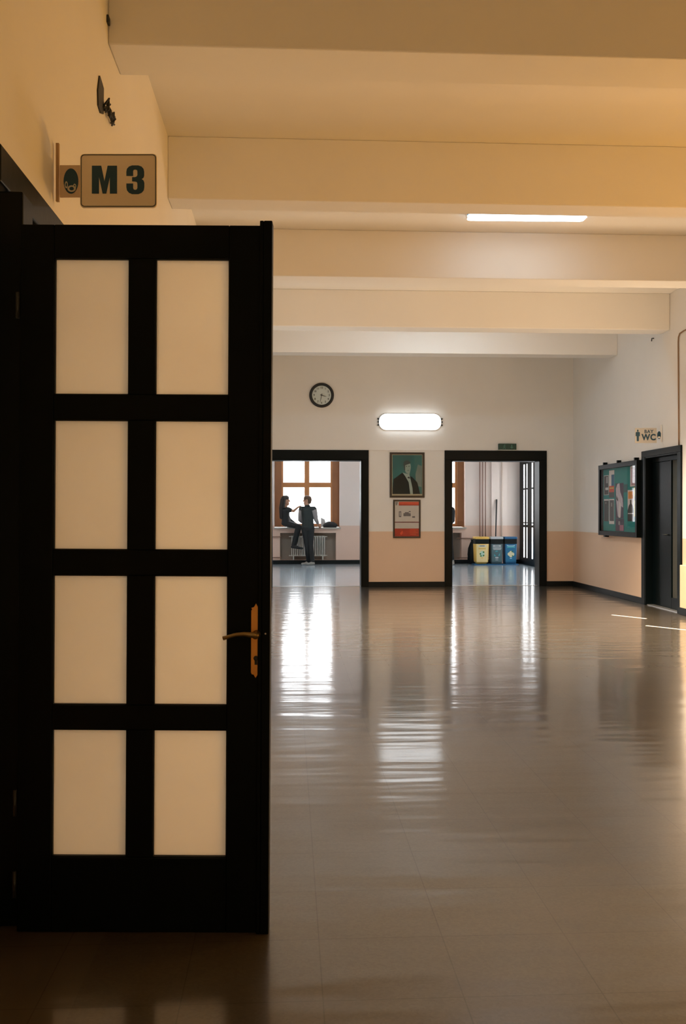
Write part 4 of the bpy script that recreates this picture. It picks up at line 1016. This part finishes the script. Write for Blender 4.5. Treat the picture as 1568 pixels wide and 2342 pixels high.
for h, k, a in lg: body += [(h, 0.078, k, 0.052), (k, 0.052, a, 0.034)]
body += hand_segs(arm_r[2], (1, -0.1, 0.45), (0, 0, 1), 0.2, 1) + hand_segs(arm_l[2], (1, -0.5, -0.3), (0, 0, 1), 0.3, -1)
blob('body', body, M['skin'], 0.007, root); eyes(hc, fc, root)
blob('hair', [((-0.115, 24.475, 1.64), 0.090, (-0.075, 24.47, 1.65), 0.082), ((-0.15, 24.475, 1.60), 0.075, (-0.185, 24.48, 1.40), 0.072), ((-0.185, 24.48, 1.40), 0.072, (-0.19, 24.50, 1.18), 0.055),
              ((-0.115, 24.395, 1.62), 0.035, (-0.14, 24.385, 1.42), 0.03), ((-0.11, 24.55, 1.62), 0.035, (-0.14, 24.57, 1.42), 0.03)], M['hair'], 0.009, root)
top = [((-0.09, 24.495, 1.34), (0.11, 0.145, 0.09), (-0.088, 24.53, 1.14), (0.105, 0.13, 0.08)), ((-0.088, 24.53, 1.14), (0.105, 0.13, 0.08), (-0.07, 24.55, 1.03), (0.135, 0.145, 0.08))]
top += [((-0.05, 24.44, 1.36), 0.078, arm_r[0], 0.072), ((-0.1, 24.55, 1.365), 0.062, arm_l[0], 0.060), (arm_l[0], 0.060, arm_l[1], 0.050), (arm_l[1], 0.050, arm_l[2], 0.038), (arm_r[0], 0.072, (0.03, 24.365, 1.355), 0.056)]
blob('jacket', top, M['cloth_k'], 0.010, root, 1)
pants = [((-0.07, 24.55, 1.04), (0.125, 0.14, 0.07), (-0.05, 24.53, 1.02), (0.13, 0.14, 0.08))]
for h, k, a in lg: pants += [(h, 0.090, k, 0.064), (k, 0.064, a, 0.050)]
blob('trousers', pants, M['cloth_k'], 0.010, root)
for h, k, a in lg:
    a = Vector(a); shoe(a + Vector((-0.02, 0, -0.09)), a + Vector((0.17, -0.05, -0.11)), root, M['cloth_k'])

# --- third person, almost hidden by the doorway frame
root = empty('person', (3.93, 24.24, 0.0), 'person in black standing almost hidden behind the left side of the right doorway', 'person')
man(3.44, 0, root, M['cloth_k'], M['cloth_k'], M['hair'], (-1, 0.3, 0.0),
    (((0.31, 24.33, 1.365), (0.27, 24.40, 1.12), (0.34, 24.50, 1.02)), ((0.605, 24.23, 1.365), (0.63, 24.24, 1.10), (0.55, 24.38, 0.95))),
    (((0.39, 24.26, 0.90), (0.42, 24.22, 0.49), (0.44, 24.27, 0.10)), ((0.535, 24.24, 0.90), (0.56, 24.18, 0.49), (0.60, 24.14, 0.10))))
shoe((3.90, 24.29, 0.0), (3.72, 24.21, 0.0), root); shoe((4.06, 24.14, 0.0), (4.0, 23.97, 0.0), root)
